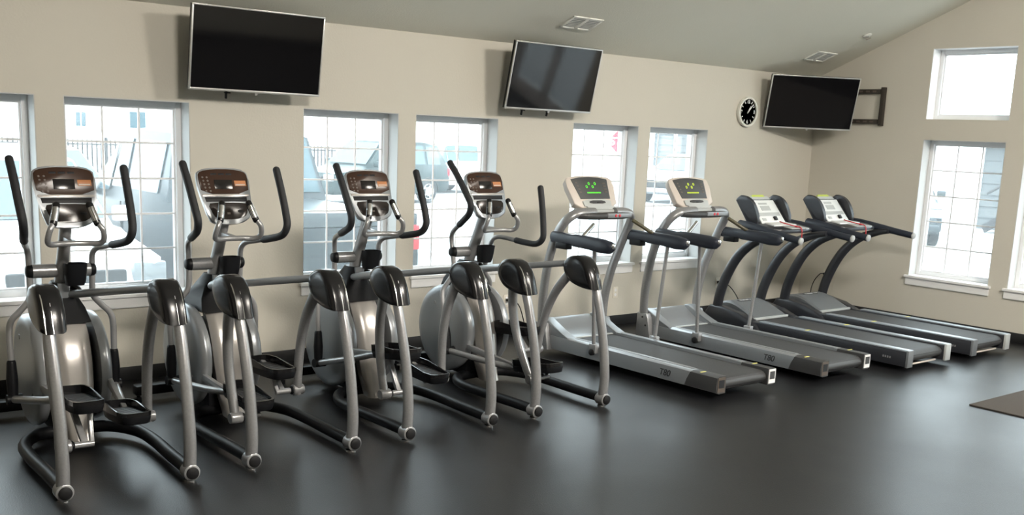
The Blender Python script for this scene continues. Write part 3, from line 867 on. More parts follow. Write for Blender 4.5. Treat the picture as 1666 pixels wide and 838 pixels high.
# ------------------------------------------------------------------ treadmills
def vis_treadmill(cx, y0, label, led, group):
    t = thing('treadmill', (cx, y0, 0), 0, label, 'treadmill', group)
    # deck
    m = MB(); m.box(-.27, .27, .10, 1.95, .045, .12, .006); m.build('under_frame', M_BLACK, t)
    m = MB(); m.side([(.02, .10), (.035, .075), (.07, .065), (1.8, .08), (1.8, .165), (.07, .165), (.035, .155), (.02, .13)], -.245, .245)
    m.build('running_belt', M_BELT, t)
    m = MB(); m.cyl((-.25, .05, .115), (.25, .05, .115), .036, 20); m.build('rear_roller', M_T80D, t)
    for s in (-1, 1):
        m = MB()
        pr = [(s * .252, .185), (s * .322, .187), (s * .352, .176), (s * .360, .120), (s * .352, .062), (s * .322, .052), (s * .252, .055)]
        m.prism(pr, lambda p: (p[0], .26 + .06 * (.185 - p[1]) / .13, p[1]), lambda p: (p[0], 1.98, p[1]), 0)
        rl = m.build('side_rail', M_T80, t)
        m = MB(); m.box(min(s * .256, s * .300), max(s * .256, s * .300), .30, 1.62, .185, .189, .001); m.build('foot_strip', M_T80, rl)
        m = MB(); m.prism([(p[0] * 1.004, p[1] * 1.004) for p in pr], lambda p: (p[0], .0, p[1]), lambda p: (p[0], .262 + .06 * (.185 - p[1]) / .13, p[1]), 0); ec = m.build('rail_end_cap', M_T80D, t)
        m = MB(); m.box(min(s * .265, s * .345), max(s * .265, s * .345), -.004, 0.001, .065, .178)
        lb = m.build('warning_label', M_LABEL if s > 0 else M_KEY, ec)
        m = MB()
        m.box(s * .305 - .03, s * .305 + .03, -.0055, -.004, .098, .160)
        m.build('pictogram', M_T80D if s > 0 else M_INK, ec)
        m = MB(); m.box(s * .31 - .03, s * .31 + .03, .17, .185, .187, .1885); m.build('yellow_tick', M_YELLOW, ec)
        text_mesh('T80', .072, 'model_lettering', M_INK, rl, frame_m((s * .3605, .52, .118), (0, -s * -1 * -1, 0) if False else ((0, -1, 0) if s < 0 else (0, 1, 0)), (s * -.09, 0, 1), (s, 0, .09)), depth=.0015, shear=.18)
        # front pod beside the motor cover
        m = MB(); m.side([(1.66, .185), (1.76, .215), (1.97, .318), (2.03, .31), (2.03, .15), (1.66, .17)], s * .248, s * .348, .012, 3)
        m.build('front_pod', M_T80, t)
        # upright
        m = MB(); m.side([(1.86, .055), (1.90, .24), (1.92, .28), (2.04, .28), (2.05, .055)], s * .322, s * .405, .012); ub = m.build('upright_base', M_SILVER, t)
        for bz in (.245, .17):
            m = MB(); m.lathe((s * .404, 1.965 - (.245 - bz) * .6, bz), (s, 0, 0), [(0, .010), (.006, .009)], 10); m.build('bolt', M_INK, ub)
        pts = [(s * .372, 1.985, .22), (s * .380, 1.98, .45), (s * .395, 1.935, .70), (s * .412, 1.87, .90), (s * .415, 1.795, 1.07), (s * .395, 1.725, 1.185), (s * .335, 1.675, 1.252), (s * .24, 1.655, 1.272), (s * .12, 1.65, 1.275)]
        m = MB(); m.tube(pts, [.030, .030, .030, .030, .030, .030, .030], 16, ry=[.046, .046, .046, .045, .044, .042, .04, .036], sub=5)
        m.build('upright', M_GREYP if False else M_SILVER, t)
        # arm
        ax = s * .445
        m = MB()
        rings = []
        for y, zc, h, w in ((1.815, 1.055, .030, .030), (1.80, 1.055, .048, .038), (1.70, 1.05, .052, .040), (1.56, 1.05, .044, .038), (1.53, 1.05, .052, .044), (1.35, 1.046, .054, .046), (1.20, 1.036, .058, .048), (1.12, 1.032, .050, .046), (1.085, 1.04, .030, .034), (1.075, 1.045, .014, .018)):
            rings.append([(ax + w * math.copysign(abs(math.cos(q)) ** .7, math.cos(q)), y, zc + h * math.copysign(abs(math.sin(q)) ** .7, math.sin(q))) for q in [2 * PI * k / 16 for k in range(16)]])
        m.rings(rings); ar = m.build('side_arm', M_NAVY, t, ang=45)
        m = MB(); m.box(ax - .036, ax + .036, 1.60, 1.74, .965, 1.02, .008); m.build('arm_clamp', M_BLACK, ar)
        m = MB(); m.lathe((ax, 1.085, 1.045), (0, -1, 0), [(0, .024), (.012, .022), (.018, .012)], 16); m.build('arm_end_plug', M_STEEL, ar)
        m = MB(); e_ = (.30, 1.60, 1.195) if s > 0 else (-.278, 1.495, 1.18)
        m.tube([e_, ((e_[0] + ax) / 2, (e_[1] + 1.455) / 2, (e_[2] + 1.075) / 2), (ax, 1.455, 1.075)], .017, 10, sub=1, round_end=True); m.build('angled_grip', M_BRASS if s > 0 else M_STEEL, ar)
        # support pole
        m = MB(); m.cyl((ax - s * .005, 1.30, 1.02), (s * .372, 1.315, .20), .0165, 12); pl = m.build('support_pole', M_SILVER, t)
        m = MB(); m.box(min(s * .340, s * .392), max(s * .340, s * .392), 1.275, 1.355, .125, .205, .008); m.build('pole_clamp', M_SILVER, pl)
        m = MB(); m.lathe((s * .390, 1.315, .135), (s, 0, 0), [(-.01, .028), (.012, .028), (.018, .020)], 16); m.build('pole_foot', M_RUBBER, pl)
    # motor cover
    prof = smooth2([(1.735, .166), (1.80, .180), (1.88, .212), (1.96, .262), (2.04, .300), (2.10, .275)], 4)
    m = MB(); m.side([(2.10, .06)] + [(1.735, .15)] + prof, -.25, .25, .004); mcv = m.build('motor_cover', M_T80, t)
    m = MB(); m.bar((-.25, 1.725, .168), (.25, 1.725, .168), .03, .012, .003); m.build('cover_lip', M_GREYL, mcv)
    # crossbar
    m = MB()
    m.tube([(-.30, 1.66, 1.245), (-.15, 1.63, 1.238), (.15, 1.63, 1.238), (.30, 1.66, 1.245)], .032, 14, sub=4, ry=.036, hint=(0, 0, 1)); cbr = m.build('crossbar', M_T80D, t)
    m = MB(); m.box(-.02, .27, 1.588, 1.605, 1.222, 1.262, .006); m.build('sensor_grip', M_T80, cbr)
    for k in (0, 1):
        m = MB(); m.lathe((.075 + k * .045, 1.59, 1.242), (0, -1, .2), [(0, .014), (.006, .012)], 12); m.build('speed_button', M_RED, cbr)
    # console
    ct, cb = Vector((0, 1.885, 1.545)), Vector((0, 1.745, 1.295))
    upv = (ct - cb).normalized(); nv = Vector((0, -upv.z, upv.y))
    mc = frame_m(cb, (1, 0, 0), upv, nv)
    out = rounded([(-.25, -.01), (-.285, .262), (-.262, .290), (-.12, .308), (.12, .308), (.262, .290), (.285, .262), (.25, -.01)], .2)
    m = MB(); m.prism(out, lambda p: (p[0] * .92, p[1] * .95, -.07), lambda p: (p[0], p[1], 0), .012, 3); m.xf(mc); cs = m.build('console', M_BEIGE, t, ang=45)
    def plate(name, poly, z0, z1, mt, bev=.002):
        q = MB(); q.prism(poly, lambda p: (p[0], p[1], z0), lambda p: (p[0], p[1], z1), bev); q.xf(mc)
        return q.build(name, mt, cs)
    plate('display_panel', [(-.165, .088), (-.215, .275), (-.11, .292), (0, .297), (.11, .292), (.215, .275), (.185, .088)], -.002, .004, M_T80D)
    plate('lower_panel', rounded([(-.15, .0), (-.16, .082), (.178, .082), (.165, .0)]), -.002, .012, M_GREYL)
    plate('speaker_grille', rounded([(-.09, .038), (-.08, .068), (.10, .068), (.11, .038)]), .011, .0145, M_T80D)
    plate('safety_key', [(.0, .040), (.0, .048), (.035, .048), (.035, .040)], .0145, .022, M_INK)
    plate('book_ledge', rounded([(-.15, -.03), (-.15, .006), (.17, .006), (.17, -.03)]), -.002, .04, M_GREYL)
    for k in range(4):
        q = MB()
        cxk, cyk = -.055 + k * .036, .203 + (.030 if k % 2 else 0)
        ro, ri = .0135, .0080
        rg = []
        for rad, zz in ((ro, .0042), (ro, .0055), (ri, .0055), (ri, .0042)):
            rg.append([(cxk + rad * .85 * math.cos(2 * PI * j / 16), cyk + rad * math.sin(2 * PI * j / 16), zz) for j in range(16)])
        q.rings(rg, closed=True); q.xf(mc); q.build('led_ring', led, cs)
    for k in range(10):
        q = MB(); q.box(-.068 + k * .0165, -.057 + k * .0165, .140, .152, .0042, .0055); q.xf(mc); q.build('led_dot', led, cs)
    for k in range(4):
        plate('key_button', [(.14, .145 + k * .028), (.14, .158 + k * .028), (.178, .158 + k * .028), (.178, .145 + k * .028)], .003, .0055, M_KEY)
        plate('key_button', [(-.155 - k * .006, .145 + k * .03), (-.157 - k * .006, .157 + k * .03), (-.135 - k * .006, .157 + k * .03), (-.133 - k * .006, .145 + k * .03)], .003, .0055, M_KEY)
    m = MB(); m.box(-.22, .22, 1.66, 1.82, 1.255, 1.292, .012); m.build('console_tray', M_GREYL, t)
    m = MB(); m.tube([(-.16, 1.81, 1.32), (-.19, 1.94, 1.43)], .012, 8, sub=1); m.tube([(.16, 1.81, 1.32), (.19, 1.94, 1.43)], .012, 8, sub=1); m.build('console_stay', M_BLACK, t)
    return t

G1 = 'silver treadmills with lit consoles'
vis_treadmill(6.40, -2.69, 'silver treadmill with green lit display beside the ellipticals', M_LEDG, G1)
vis_treadmill(7.635, -2.745, 'silver treadmill with yellow digits on its display, second in the treadmill row', M_LEDY, G1)

def dark_treadmill(cx, y0, label, group):
    t = thing('treadmill', (cx, y0, 0), 0, label, 'treadmill', group)
    m = MB(); m.box(-.27, .27, .12, 2.0, .05, .13, .006); m.build('under_frame', M_BLACK, t)
    m = MB(); m.side([(.03, .11), (.05, .08), (.09, .07), (1.9, .085), (1.9, .170), (.09, .170), (.05, .158), (.03, .135)], -.262, .262); m.build('running_belt', M_BELT, t)
    m = MB(); m.cyl((-.262, .068, .118), (.262, .068, .118), .040, 20); m.build('rear_roller', M_T80D, t)
    m = MB(); m.bar((-.20, .05, .052), (.20, .05, .052), .015, .014, .003); m.build('rear_strip', M_BEIGE, t)
    for s in (-1, 1):
        a, b = sorted((s * .275, s * .362))
        m = MB(); m.box(a, b, .02, 2.02, .045, .178, .006); rl = m.build('side_rail', M_T3DARK, t)
        m = MB(); m.box(a + .002, b - .002, .0, 1.60, .178, .193, .005); m.build('foot_rail', M_T3RAIL, rl)
        m = MB(); m.box(a, b, -.006, .018, .04, .190, .004); m.build('rail_end_plate', M_GREYL if s > 0 else M_HOOD, rl)
        m = MB(); m.box(s * .318 - .035, s * .318 + .035, 1.05, 1.075, .192, .1945); m.build('yellow_tick', M_YELLOW, rl)
        for k in range(4):
            m = MB(); m.box(s * .3625 - .001, s * .3625 + .001, .16 + k * .022, .173 + k * .022, .10, .118); m.build('badge_mark', M_GREYP, rl)
        # pod
        m = MB(); m.side([(1.55, .06), (1.62, .16), (1.85, .235), (2.05, .275), (2.22, .27), (2.27, .20), (2.27, .05), (1.58, .045)], s * .27, s * .385, .02, 3); m.build('front_pod', M_T3DARK, t, ang=45)
        # upright
        pts = [(s * .345, 2.15, .22), (s * .350, 2.11, .42), (s * .355, 2.02, .64), (s * .360, 1.90, .82), (s * .363, 1.74, .95), (s * .365, 1.55, 1.025), (s * .366, 1.42, 1.05)]
        m = MB(); m.tube(pts, [.034, .034, .034, .033, .032, .030], 16, ry=[.056, .056, .055, .052, .046, .036, .026], sub=5); m.build('upright', M_T3DARK, t)
        # arm
        m = MB(); m.tube([(s * .37, 1.92, 1.12), (s * .385, 1.78, 1.105), (s * .40, 1.60, 1.085), (s * .412, 1.38, 1.055), (s * .42, 1.16, 1.025)], [.040, .042, .038, .034, .034], 16, sub=4, ry=[.040, .046, .040, .035, .033], hint=(1, 0, 0)); ar = m.build('side_arm', M_NAVY, t)
        m = MB(); m.lathe((s * .42, 1.165, 1.026), (0, -1, -.12), [(0, .035), (.012, .034), (.020, .022)], 18); m.build('arm_end_cap', M_GREYL, ar)
    # hood
    prof = [(1.74, .20), (1.86, .255), (2.0, .305), (2.12, .315), (2.24, .28)]
    rings = []
    m = MB()
    for y, z in smooth2(prof, 3):
        w = .262 - .03 * max(0, (y - 1.74)) / .5
        rings.append([(-w, y, .10), (-w, y, z - .02), (-w + .02, y, z), (w - .02, y, z), (w, y, z - .02), (w, y, .10)])
    m.rings(rings); hd = m.build('motor_hood', M_HOOD, t)
    m = MB(); m.bar((-.262, 1.725, .185), (.262, 1.725, .185), .035, .022, .004); m.build('hood_lip', M_GREYL, hd)
    m = MB(); m.bar((-.13, 2.05, .3165), (.10, 2.05, .3165), .04, .004); m.build('name_plate', M_INK, hd)
    for k in range(7):
        m = MB(); m.bar((-.115 + k * .020, 2.04 + .004 * (k % 2), .3195), (-.101 + k * .020, 2.046 - .004 * (k % 3), .3195), .022, .002); m.build('plate_mark', M_LABEL, hd)
    m = MB(); m.bar((.035, 2.037, .3195), (.09, 2.037, .3195), .008, .002); m.build('plate_mark', M_LABEL, hd)
    # console
    ct, cb = Vector((0, 2.0, 1.375)), Vector((0, 1.80, 1.125))
    upv = (ct - cb).normalized(); nv = Vector((0, -upv.z, upv.y))
    mc = frame_m(cb, (1, 0, 0), upv, nv)
    L = (ct - cb).length
    out = rounded([(-.25, -.02), (-.275, .12), (-.26, .24), (-.20, L + .005), (.20, L + .005), (.26, .24), (.275, .12), (.25, -.02)], .25)
    m = MB(); m.prism(out, lambda p: (p[0] * .85, p[1] * .9 + .01, -.09), lambda p: (p[0], p[1], 0), .02, 3); m.xf(mc); cs = m.build('console', M_T3DARK, t, ang=45)
    def plate(name, poly, z0, z1, mt, bev=.002):
        q = MB(); q.prism(poly, lambda p: (p[0], p[1], z0), lambda p: (p[0], p[1], z1), bev); q.xf(mc)
        return q.build(name, mt, cs)
    def rect(x0, x1, y0, y1):
        return [(x0, y0), (x0, y1), (x1, y1), (x1, y0)]
    plate('face_plate', [(-.185, .0), (-.18, L - .045), (.18, L - .045), (.195, .0)], -.002, .010, M_WHITEP)
    plate('display_window', rect(-.085, .06, .150, .205), .010, .012, M_GREYL)
    plate('display_bar', rect(-.09, .045, .222, .242), .010, .012, M_GREYL)
    plate('grey_band', rect(-.175, .165, .085, .125), .010, .0115, M_GREYL)
    plate('top_cap', [(-.17, L - .04), (-.15, L - .005), (.10, L - .005), (.13, L - .04)], -.002, .020, M_GREYL)
    plate('lime_cap', [(-.15, L - .012), (-.13, L + .012), (.04, L + .012), (.06, L - .012)], -.01, .022, M_LIME)
    plate('key_clip', rect(.03, .07, .03, .07), .010, .03, M_INK)
    plate('key_button', rect(.09, .15, .03, .06), .010, .014, M_WHITEP)
    plate('key_button', rect(-.15, -.09, .03, .06), .010, .014, M_GREYL)
    for s in (-1, 1):
        wing = smooth2([(-.02, -.09), (.0, .015), (.09, .062), (.20, .078), (.28, .055), (L + .025, .0), (L + .02, -.08)], 3)
        q = MB(); q.prism(wing, lambda p: (s * .232, p[0], p[1]), lambda p: (s * .278, p[0], p[1]), .012, 3); q.xf(mc); q.build('side_wing', M_T3DARK, cs, ang=45)
    # tray
    m = MB(); m.prism(rounded([(-.36, 1.86), (-.33, 1.62), (-.24, 1.50), (.24, 1.50), (.33, 1.62), (.36, 1.86)]), lambda p: (p[0], p[1], 1.055 + (p[1] - 1.5) * .12), lambda p: (p[0], p[1], 1.095 + (p[1] - 1.5) * .12), .012); tr = m.build('console_tray', M_T3DARK, t)
    m = MB(); m.prism([(-.16, 1.78), (-.17, 1.66), (.19, 1.66), (.17, 1.78)], lambda p: (p[0], p[1], 1.085 + (p[1] - 1.5) * .12), lambda p: (p[0], p[1], 1.108 + (p[1] - 1.5) * .12), .004); m.build('tray_insert', M_WHITEP, tr)
    m = MB(); m.prism([(-.06, 1.645), (-.08, 1.515), (.20, 1.515), (.21, 1.645)], lambda p: (p[0], p[1], 1.085 + (p[1] - 1.5) * .12), lambda p: (p[0], p[1], 1.102 + (p[1] - 1.5) * .12), .004); m.build('front_insert', M_GREYL, tr)
    m = MB(); m.tube([(.05, 1.76, 1.148), (.03, 1.70, 1.140), (.035, 1.60, 1.125), (.06, 1.53, 1.115), (.05, 1.49, 1.08), (.05, 1.488, .95)], .005, 6, sub=4); m.build('safety_cord', M_RED, t)
    m = MB(); m.box(.03, .075, 1.535, 1.565, 1.112, 1.122, .003); m.build('stop_key', M_RED, t)
    return t
G2 = 'dark treadmills with white consoles'
dark_treadmill(8.715, -2.88, 'dark treadmill with white console, third in the treadmill row', G2)
dark_treadmill(9.80, -2.90, 'dark treadmill with white console, last in the row beside the window wall', G2)
for cx, y0 in ((8.715, -2.88), (9.80, -2.90)):
    pass

# ------------------------------------------------------------------ outlets, cords, mat
def outlet(x, z, label, plug=True, dest=None):
    t = thing('wall_outlet', (x, 0, z), 0, label, 'outlet', 'wall outlets')
    m = MB(); m.box(-.036, .036, -.006, 0, -.057, .057, .003); m.build('cover_plate', M_PLATE, t)
    for dz in (-.024, .024):
        m = MB(); m.lathe((0, -.006, dz), (0, -1, 0), [(0, .016), (.002, .015)], 16); m.build('socket', M_TRIM, t)
    if plug:
        p = thing('power_cord', (x, 0, z), 0, 'black power cord plugged into the ' + dest[1], 'cord')
        m = MB(); m.box(-.014, .014, -.045, -.0085, -.003, .022, .004); m.build('plug', M_RUBBER, p)
        m = MB(); m.tube([Vector(q) for q in dest[0]], .005, 8, sub=6); m.build('cable', M_RUBBER, p)
    return t
outlet(6.19, .355, 'wall outlet with black plug to the right of the last elliptical', True, ([(0, -.04, .010), (.05, -.07, .0), (.09, -.10, -.06), (.10, -.16, -.20), (.08, -.25, -.34), (.0, -.4, -.348)], 'outlet right of the last elliptical'))
outlet(7.63, .345, 'blank wall outlet between the first two treadmills', False)
ro = outlet(0, 0, 'wall outlet with black plug low on the window wall behind the last treadmill', False)
ro.location = (XC, -.365, .415); ro.rotation_euler = (0, 0, R(-90))
p_ = thing('power_cord', (XC, -.365, .415), 0, 'black power cord plugged into the window wall outlet behind the last treadmill', 'cord')
m = MB(); m.box(-.045, -.0085, -.014, .014, -.003, .022, .004); m.build('plug', M_RUBBER, p_)
m = MB(); m.tube([(-.04, 0, .010), (-.09, .02, .01), (-.16, .04, -.06), (-.20, .05, -.16), (-.22, .04, -.27), (-.27, .0, -.408)], .005, 8, sub=6); m.build('cable', M_RUBBER, p_)
outlet(9.24, .355, 'wall outlet with black plug between the third and the last treadmill', True, ([(0, -.04, .010), (.05, -.08, -.005), (.10, -.12, -.05), (.115, -.2, -.14), (.10, -.30, -.26), (.02, -.42, -.348)], 'outlet between the third and last treadmill'))


m = MB(); m.box(7.71, 10.4, -6.2, -3.785, 0.0, .012, .004)
o = m.build('floor_mat', M_MAT); tag(o, 'brown black floor mat lying at the right edge of the rubber floor', 'mat')

# ------------------------------------------------------------------ outside
GZ = -.20
m = MB(); m.box(-70, 120, TH + .05, 130, GZ - .1, GZ); m.box(XC + TH + .05, 120, -60, TH + .05, GZ - .1, GZ)
o = m.build('parking_ground', M_ASPH, flat=True); o['kind'] = 'structure'
m = MB(); m.box(XL - TH - .5, XC + TH + .6, TH, TH + .75, GZ, GZ + .12, .01); m.box(XC + TH, XC + TH + .75, YB, TH, GZ, GZ + .12, .01)
o = m.build('trim_1', M_KERB, flat=True); o['kind'] = 'structure'

def car(name, loc, rz, label, body, length=4.75, w=.93, roof=1.72, pickup=False, cat='car'):
    t = thing(name, loc, rz, label, cat, 'cars on the parking lot')
    # stations: y from front (0) to rear, bottom, waist, roof, half width, roof half width
    L = length
    if pickup:
        st = [(0, .42, .72, .72, .80, .78), (.12, .34, .95, .97, .90, .86), (1.25, .34, 1.06, 1.08, w, .88), (1.40, .34, 1.10, 1.12, w, .86), (2.05, .34, 1.12, roof, w, .72), (2.5, .34, 1.12, roof + .05, w, .74), (3.45, .34, 1.12, roof + .03, w, .74), (3.62, .34, 1.12, 1.14, w, .88), (L - .06, .36, 1.12, 1.14, w, .90), (L, .45, 1.02, 1.04, .88, .86)]
    else:
        st = [(0, .40, .66, .66, .78, .74), (.12, .30, .86, .88, .88, .80), (1.15, .30, .98, 1.01, w, .84), (1.30, .30, 1.02, 1.05, w, .84), (2.05, .30, 1.04, roof - .05, w, .70), (2.5, .30, 1.05, roof, w, .72), (L - 1.0, .30, 1.06, roof - .02, w, .72), (L - .40, .32, 1.06, roof - .10, w, .70), (L - .08, .34, 1.04, 1.08, .90, .82), (L, .45, .95, .97, .86, .80)]
    m = MB(); rings = []
    for y, zb, zw, zr, hw, rw in st:
        zm = (zb + zw) / 2
        rings.append([(-hw * .93, y, zb), (-hw, y, zb + .12), (-hw, y, zm), (-hw * .97, y, zw), (-rw, y, zr - .03), (-rw * .8, y, zr), (rw * .8, y, zr), (rw, y, zr - .03), (hw * .97, y, zw), (hw, y, zm), (hw, y, zb + .12), (hw * .93, y, zb)])
    m.rings(rings); m.build('body', body, t, ang=32)
    def lerp(a, b, k):
        return Vector(a) * (1 - k) + Vector(b) * k
    i0, i1 = 4, (6 if pickup else 7)
    for s in (-1, 1):
        for i in range(i0, i1):
            a, b = st[i], st[i + 1]
            wa, ra = (s * a[4] * .97, a[0], a[2]), (s * a[5], a[0], a[3] - .03)
            wb, rb = (s * b[4] * .97, b[0], b[2]), (s * b[5], b[0], b[3] - .03)
            m = MB()
            q = [lerp(lerp(wa, wb, u), lerp(ra, rb, u), v) + Vector((s * .008, 0, .0)) for u, v in ((.06, .10), (.94, .10), (.94, .86), (.06, .86))]
            m.hexa([*q, *[p + Vector((s * .006, 0, .0)) for p in q]]); m.build('side_window', M_CGLASS, t)
        a, b = st[3], st[4]
        m = MB()
        q = [lerp((s * a[4] * .97, a[0], a[2]), (s * b[4] * .97, b[0], b[2]), .45), lerp((s * a[4] * .97, a[0], a[2]), (s * b[4] * .97, b[0], b[2]), .98), lerp((s * b[4] * .97, b[0], b[2]), (s * b[5], b[0], b[3]), .80)]
        q = [p + Vector((s * .010, 0, .02)) for p in q]
        vv = [m.bm.verts.new(p) for p in q]; m.bm.faces.new(vv); v2 = [m.bm.verts.new(p + Vector((s * .006, 0, 0))) for p in q]; m.bm.faces.new(v2)
        m.build('quarter_window', M_CGLASS, t)
        for wy in (.85, L - .95):
            m = MB(); m.lathe((s * (w - .20), wy, .35), (s, 0, 0), [(0, .33), (.02, .35), (.19, .35), (.21, .32), (.205, .24)], 28); wh = m.build('wheel', M_TYRE, t)
            m = MB(); m.lathe((s * (w + .005), wy, .35), (s, 0, 0), [(-.01, .235), (.004, .22), (-.006, .19), (.008, .06), (.012, .01)], 20); m.build('rim', M_RIM, wh)
            m = MB()
            for k in range(5):
                an = 2 * PI * k / 5
                m.bar((s * (w + .01), wy + .05 * math.cos(an), .35 + .05 * math.sin(an)), (s * (w + .008), wy + .2 * math.cos(an), .35 + .2 * math.sin(an)), .05, .01, up=(1, 0, 0))
            m.build('spokes', M_RIM, wh)
            m = MB()
            arc = [(s * (w + .004), wy + .40 * math.cos(q), .35 + .40 * math.sin(q)) for q in [PI * k / 12 for k in range(13)]]
            m.tube(arc, .018, 6, sub=2); m.build('wheel_arch', M_TYRE, t)
        m = MB(); m.box(*sorted((s * .56, s * .86)), -.012, .12, .66, .84, .02); m.build('headlamp', M_LAMP, t)
        m = MB(); m.box(*sorted((s * .70, s * .89)), L - .10, L + .012, .78, 1.02, .015); m.build('tail_lamp', M_TAIL, t)
        m = MB(); m.box(*sorted((s * (w - .02), s * (w + .17))), 1.50, 1.60, 1.06, 1.22, .03); m.build('door_mirror', body, t)
        m = MB(); m.box(*sorted((s * (w - .005), s * (w + .008))), 2.42, 2.435, .42, 1.04); m.build('door_seam', M_TYRE, t)
        m = MB(); m.box(*sorted((s * w, s * (w + .025))), 2.2, 2.38, .92, .95, .006); m.build('door_handle', M_TYRE, t)
    for i, nm in ((3, 'windscreen'), ((6 if pickup else 7), 'rear_window')):
        a, b = st[i], st[i + 1]
        m = MB()
        off = Vector((0, -.010 if i == 3 else .010, .014))
        q = [lerp((sx * a[5] * .93, a[0], a[3]), (sx * b[5] * .93, b[0], b[3]), v) + off for sx, v in ((-1, .08), (1, .08), (1, .92), (-1, .92))]
        m.hexa([*q, *[p + off * .4 for p in q]]); m.build(nm, M_CGLASS, t)
    m = MB(); m.box(-.50, .50, -.014, .05, .50, .78, .02); m.build('grille', M_TYRE, t)
    m = MB(); m.box(-.84, .84, -.05, .12, .36, .52, .03); m.build('front_bumper', body if not pickup else M_RIM, t)
    m = MB(); m.box(-.84, .84, L - .1, L + .05, .40, .56, .03); m.build('rear_bumper', M_TYRE, t)
    return t
car('car', (2.75, 1.75, GZ), 0, 'white car parked nose to the building outside the two left windows', M_CARW)
pk_ = car('pickup_truck', (5.30, 1.6 + 5.4 * 1.1, GZ), R(180), 'dark grey pickup parked tail to the building outside the third window', M_CARG, 5.4, .92, 1.78, True, 'pickup')
pk_.scale = (1.1, 1.1, 1.1)
car('car', (5.2, 9.2, GZ), R(2), 'silver car parked behind the white car, seen in the second window', M_CARS, 4.7, .90, 1.6)
car('car', (14.0, 18.2, GZ), R(-78), 'dark green suv standing across the lot behind the third elliptical', M_CARB, 4.7, .92, 1.8)
car('car', (19.2, 22.6, GZ), R(-83), 'white suv parked across the lot in the fourth window', M_CARW, 4.6, .92, 1.78)
car('car', (26.5, 17.0, GZ), R(-72), 'silver car parked beyond the sixth window', M_CARS, 4.6, .9, 1.65)
car('car', (21.5, 5.05, GZ), R(-54.5), 'dark car outside the window wall with a bright wheel', M_CARG, 4.5, .9, 1.5)
car('car', (17.3, -1.3, GZ), R(-75), 'silver grey car nosing into the lower edge of the right wall window', M_CARS, 4.6, .9, 1.5)

# fence
t = thing('metal_fence', (0, 25.5, GZ), 0, 'black metal picket fence along the far side of the lot', 'fence')
m = MB(); m.box(2, 19, -.02, .02, 1.26, 1.30); m.build('top_rail', M_FENCE, t)
m = MB(); m.box(2, 19, -.02, .02, .18, .22); m.build('bottom_rail', M_FENCE, t)
pk = None
for k in range(int(17 / .14)):
    x = 2.05 + k * .14
    if k % 16 == 0:
        m = MB(); m.box(x - .04, x + .04, -.04, .04, 0, 1.5); m.build('post', M_FENCE, t)
    elif pk is None:
        m = MB(); m.box(-.022, .022, -.012, .012, .05, 1.42); pk = m.build('picket', M_FENCE, t); pk.location.x = x
    else:
        c = pk.copy(); COL.objects.link(c); c.location.x = x

# stop sign
SP = Vector((27.75, 20.0, 0))
t = thing('stop_sign', (SP.x, SP.y, GZ), R(-52), 'red octagonal stop sign on a post, cut by the fifth window frame', 'sign')
zc_ = 1.79 - GZ
oc = [(.49 * math.cos(PI / 8 + k * PI / 4), zc_ + .49 * math.sin(PI / 8 + k * PI / 4)) for k in range(8)]
m = MB(); m.prism(oc, lambda p: (p[0], -.012, p[1]), lambda p: (p[0], 0, p[1])); pl = m.build('sign_border', M_SIGNW, t)
m = MB(); m.prism([(p[0] * .95, zc_ + (p[1] - zc_) * .95) for p in oc], lambda p: (p[0], -.016, p[1]), lambda p: (p[0], -.008, p[1])); m.build('sign_plate', M_SIGNR, t)
text_mesh('STOP', .40, 'lettering', M_SIGNW, t, frame_m((0, -.018, zc_), (1, 0, 0), (0, 0, 1), (0, -1, 0)), bold=.006, depth=.002)
m = MB(); m.box(-.03, .03, .0, .05, 0, zc_ + .45); m.build('sign_post', M_POST, t)

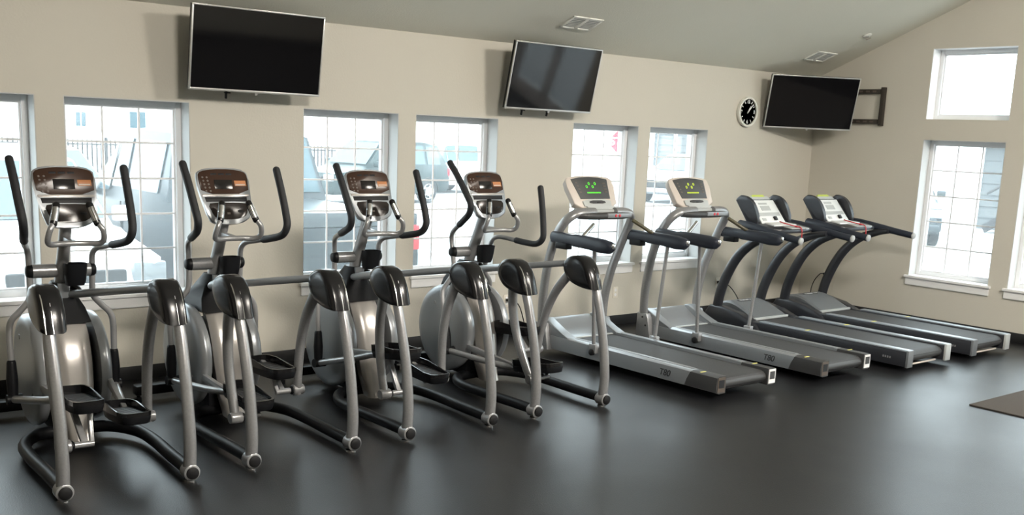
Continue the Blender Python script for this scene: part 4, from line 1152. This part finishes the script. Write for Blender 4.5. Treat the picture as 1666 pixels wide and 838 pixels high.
# buildings
def building(loc, rz, label, W, D, H, wall, wins, doors=(), gable=True, planks=True, pitch=.42):
    t = thing('building', loc, rz, label, 'building', 'buildings around the lot')
    m = MB(); m.box(0, W, 0, D, 0, H); m.build('wall', wall, t)
    if planks:
        pkk = None
        nrow = int(H / .32)
        for k in range(nrow):
            if pkk is None:
                q = MB(); q.hexa([(0, -.035, 0), (W, -.035, 0), (W, 0, 0), (0, 0, 0), (0, -.006, .32), (W, -.006, .32), (W, 0, .32), (0, 0, .32)]); pkk = q.build('plank', wall, t)
            else:
                c = pkk.copy(); COL.objects.link(c); c.location.z = k * .32
        pk2 = None
        for k in range(nrow):
            if pk2 is None:
                q = MB(); q.hexa([(-.035, 0, 0), (0, 0, 0), (0, D, 0), (-.035, D, 0), (-.006, 0, .32), (0, 0, .32), (0, D, .32), (-.006, D, .32)]); pk2 = q.build('plank', wall, t)
            else:
                c = pk2.copy(); COL.objects.link(c); c.location.z = k * .32
    for cxx in (0, W):
        q = MB(); q.box(cxx - .06, cxx + .06, -.06, .06, 0, H); q.build('corner_board', M_TRIM, t)
    for x, z, w, h in wins:
        q = MB(); q.box(x - w / 2 - .09, x + w / 2 + .09, -.07, .02, z - .09, z + h + .09); f = q.build('window_frame', M_TRIM, t)
        q = MB(); q.box(x - w / 2, x + w / 2, -.08, -.068, z, z + h); q.build('pane', M_CGLASS, f)
        q = MB(); q.box(x - .02, x + .02, -.09, -.079, z, z + h); q.build('mullion', M_TRIM, f)
    zr = H + D / 2 * pitch
    q = MB()
    q.hexa([(-.5, -.5, H - .2), (W + .5, -.5, H - .2), (W + .5, D / 2, zr), (-.5, D / 2, zr), (-.5, -.5, H), (W + .5, -.5, H), (W + .5, D / 2, zr + .2), (-.5, D / 2, zr + .2)])
    q.hexa([(-.5, D / 2, zr), (W + .5, D / 2, zr), (W + .5, D + .5, H - .2), (-.5, D + .5, H - .2), (-.5, D / 2, zr + .2), (W + .5, D / 2, zr + .2), (W + .5, D + .5, H), (-.5, D + .5, H)])
    q.build('roof', M_ROOF, t)
    return t
building((1, 33, GZ), 0, 'pale two storey house behind the fence with small windows', 17, 8, 5.6, M_SIDING,
         [(11.6, 1.75, .35, .5), (13.7, 1.75, .6, .6), (3, 3.6, 1.1, 1.2), (6.2, 3.6, 1.1, 1.2), (10, 3.6, 1.1, 1.2), (13.5, 3.6, 1.1, 1.2)])
b = building((29.5, 7.4, GZ), R(-90), 'grey sided apartment block with outside stair beyond the window wall', 22, 9, 2.7, M_SIDG,
         [(6, 1.0, 1.2, 1.3), (10, 1.0, 1.2, 1.3), (14, 1.0, 1.2, 1.3)], pitch=.01)
# outside stair of that block
for k in range(12):
    q = MB(); q.box(1.0 + k * .28, 1.30 + k * .28, -1.5, -.1, .16 + k * .18, .22 + k * .18); q.build('stair_tread', M_KERB, b)
for yy in (-1.5, -.12):
    q = MB(); q.bar((1.0, yy, .1), (4.4, yy, 2.3), .06, .22); q.build('stair_stringer', M_FENCE, b)
q = MB(); q.bar((1.0, -1.5, 1.05), (4.4, -1.5, 3.2), .05, .05); q.build('stair_rail', M_FENCE, b)
building((37.2, 26.0, GZ), 0, 'narrow grey sided building seen through the sixth window', 1.5, 1.3, 4.6, M_SIDG, [])
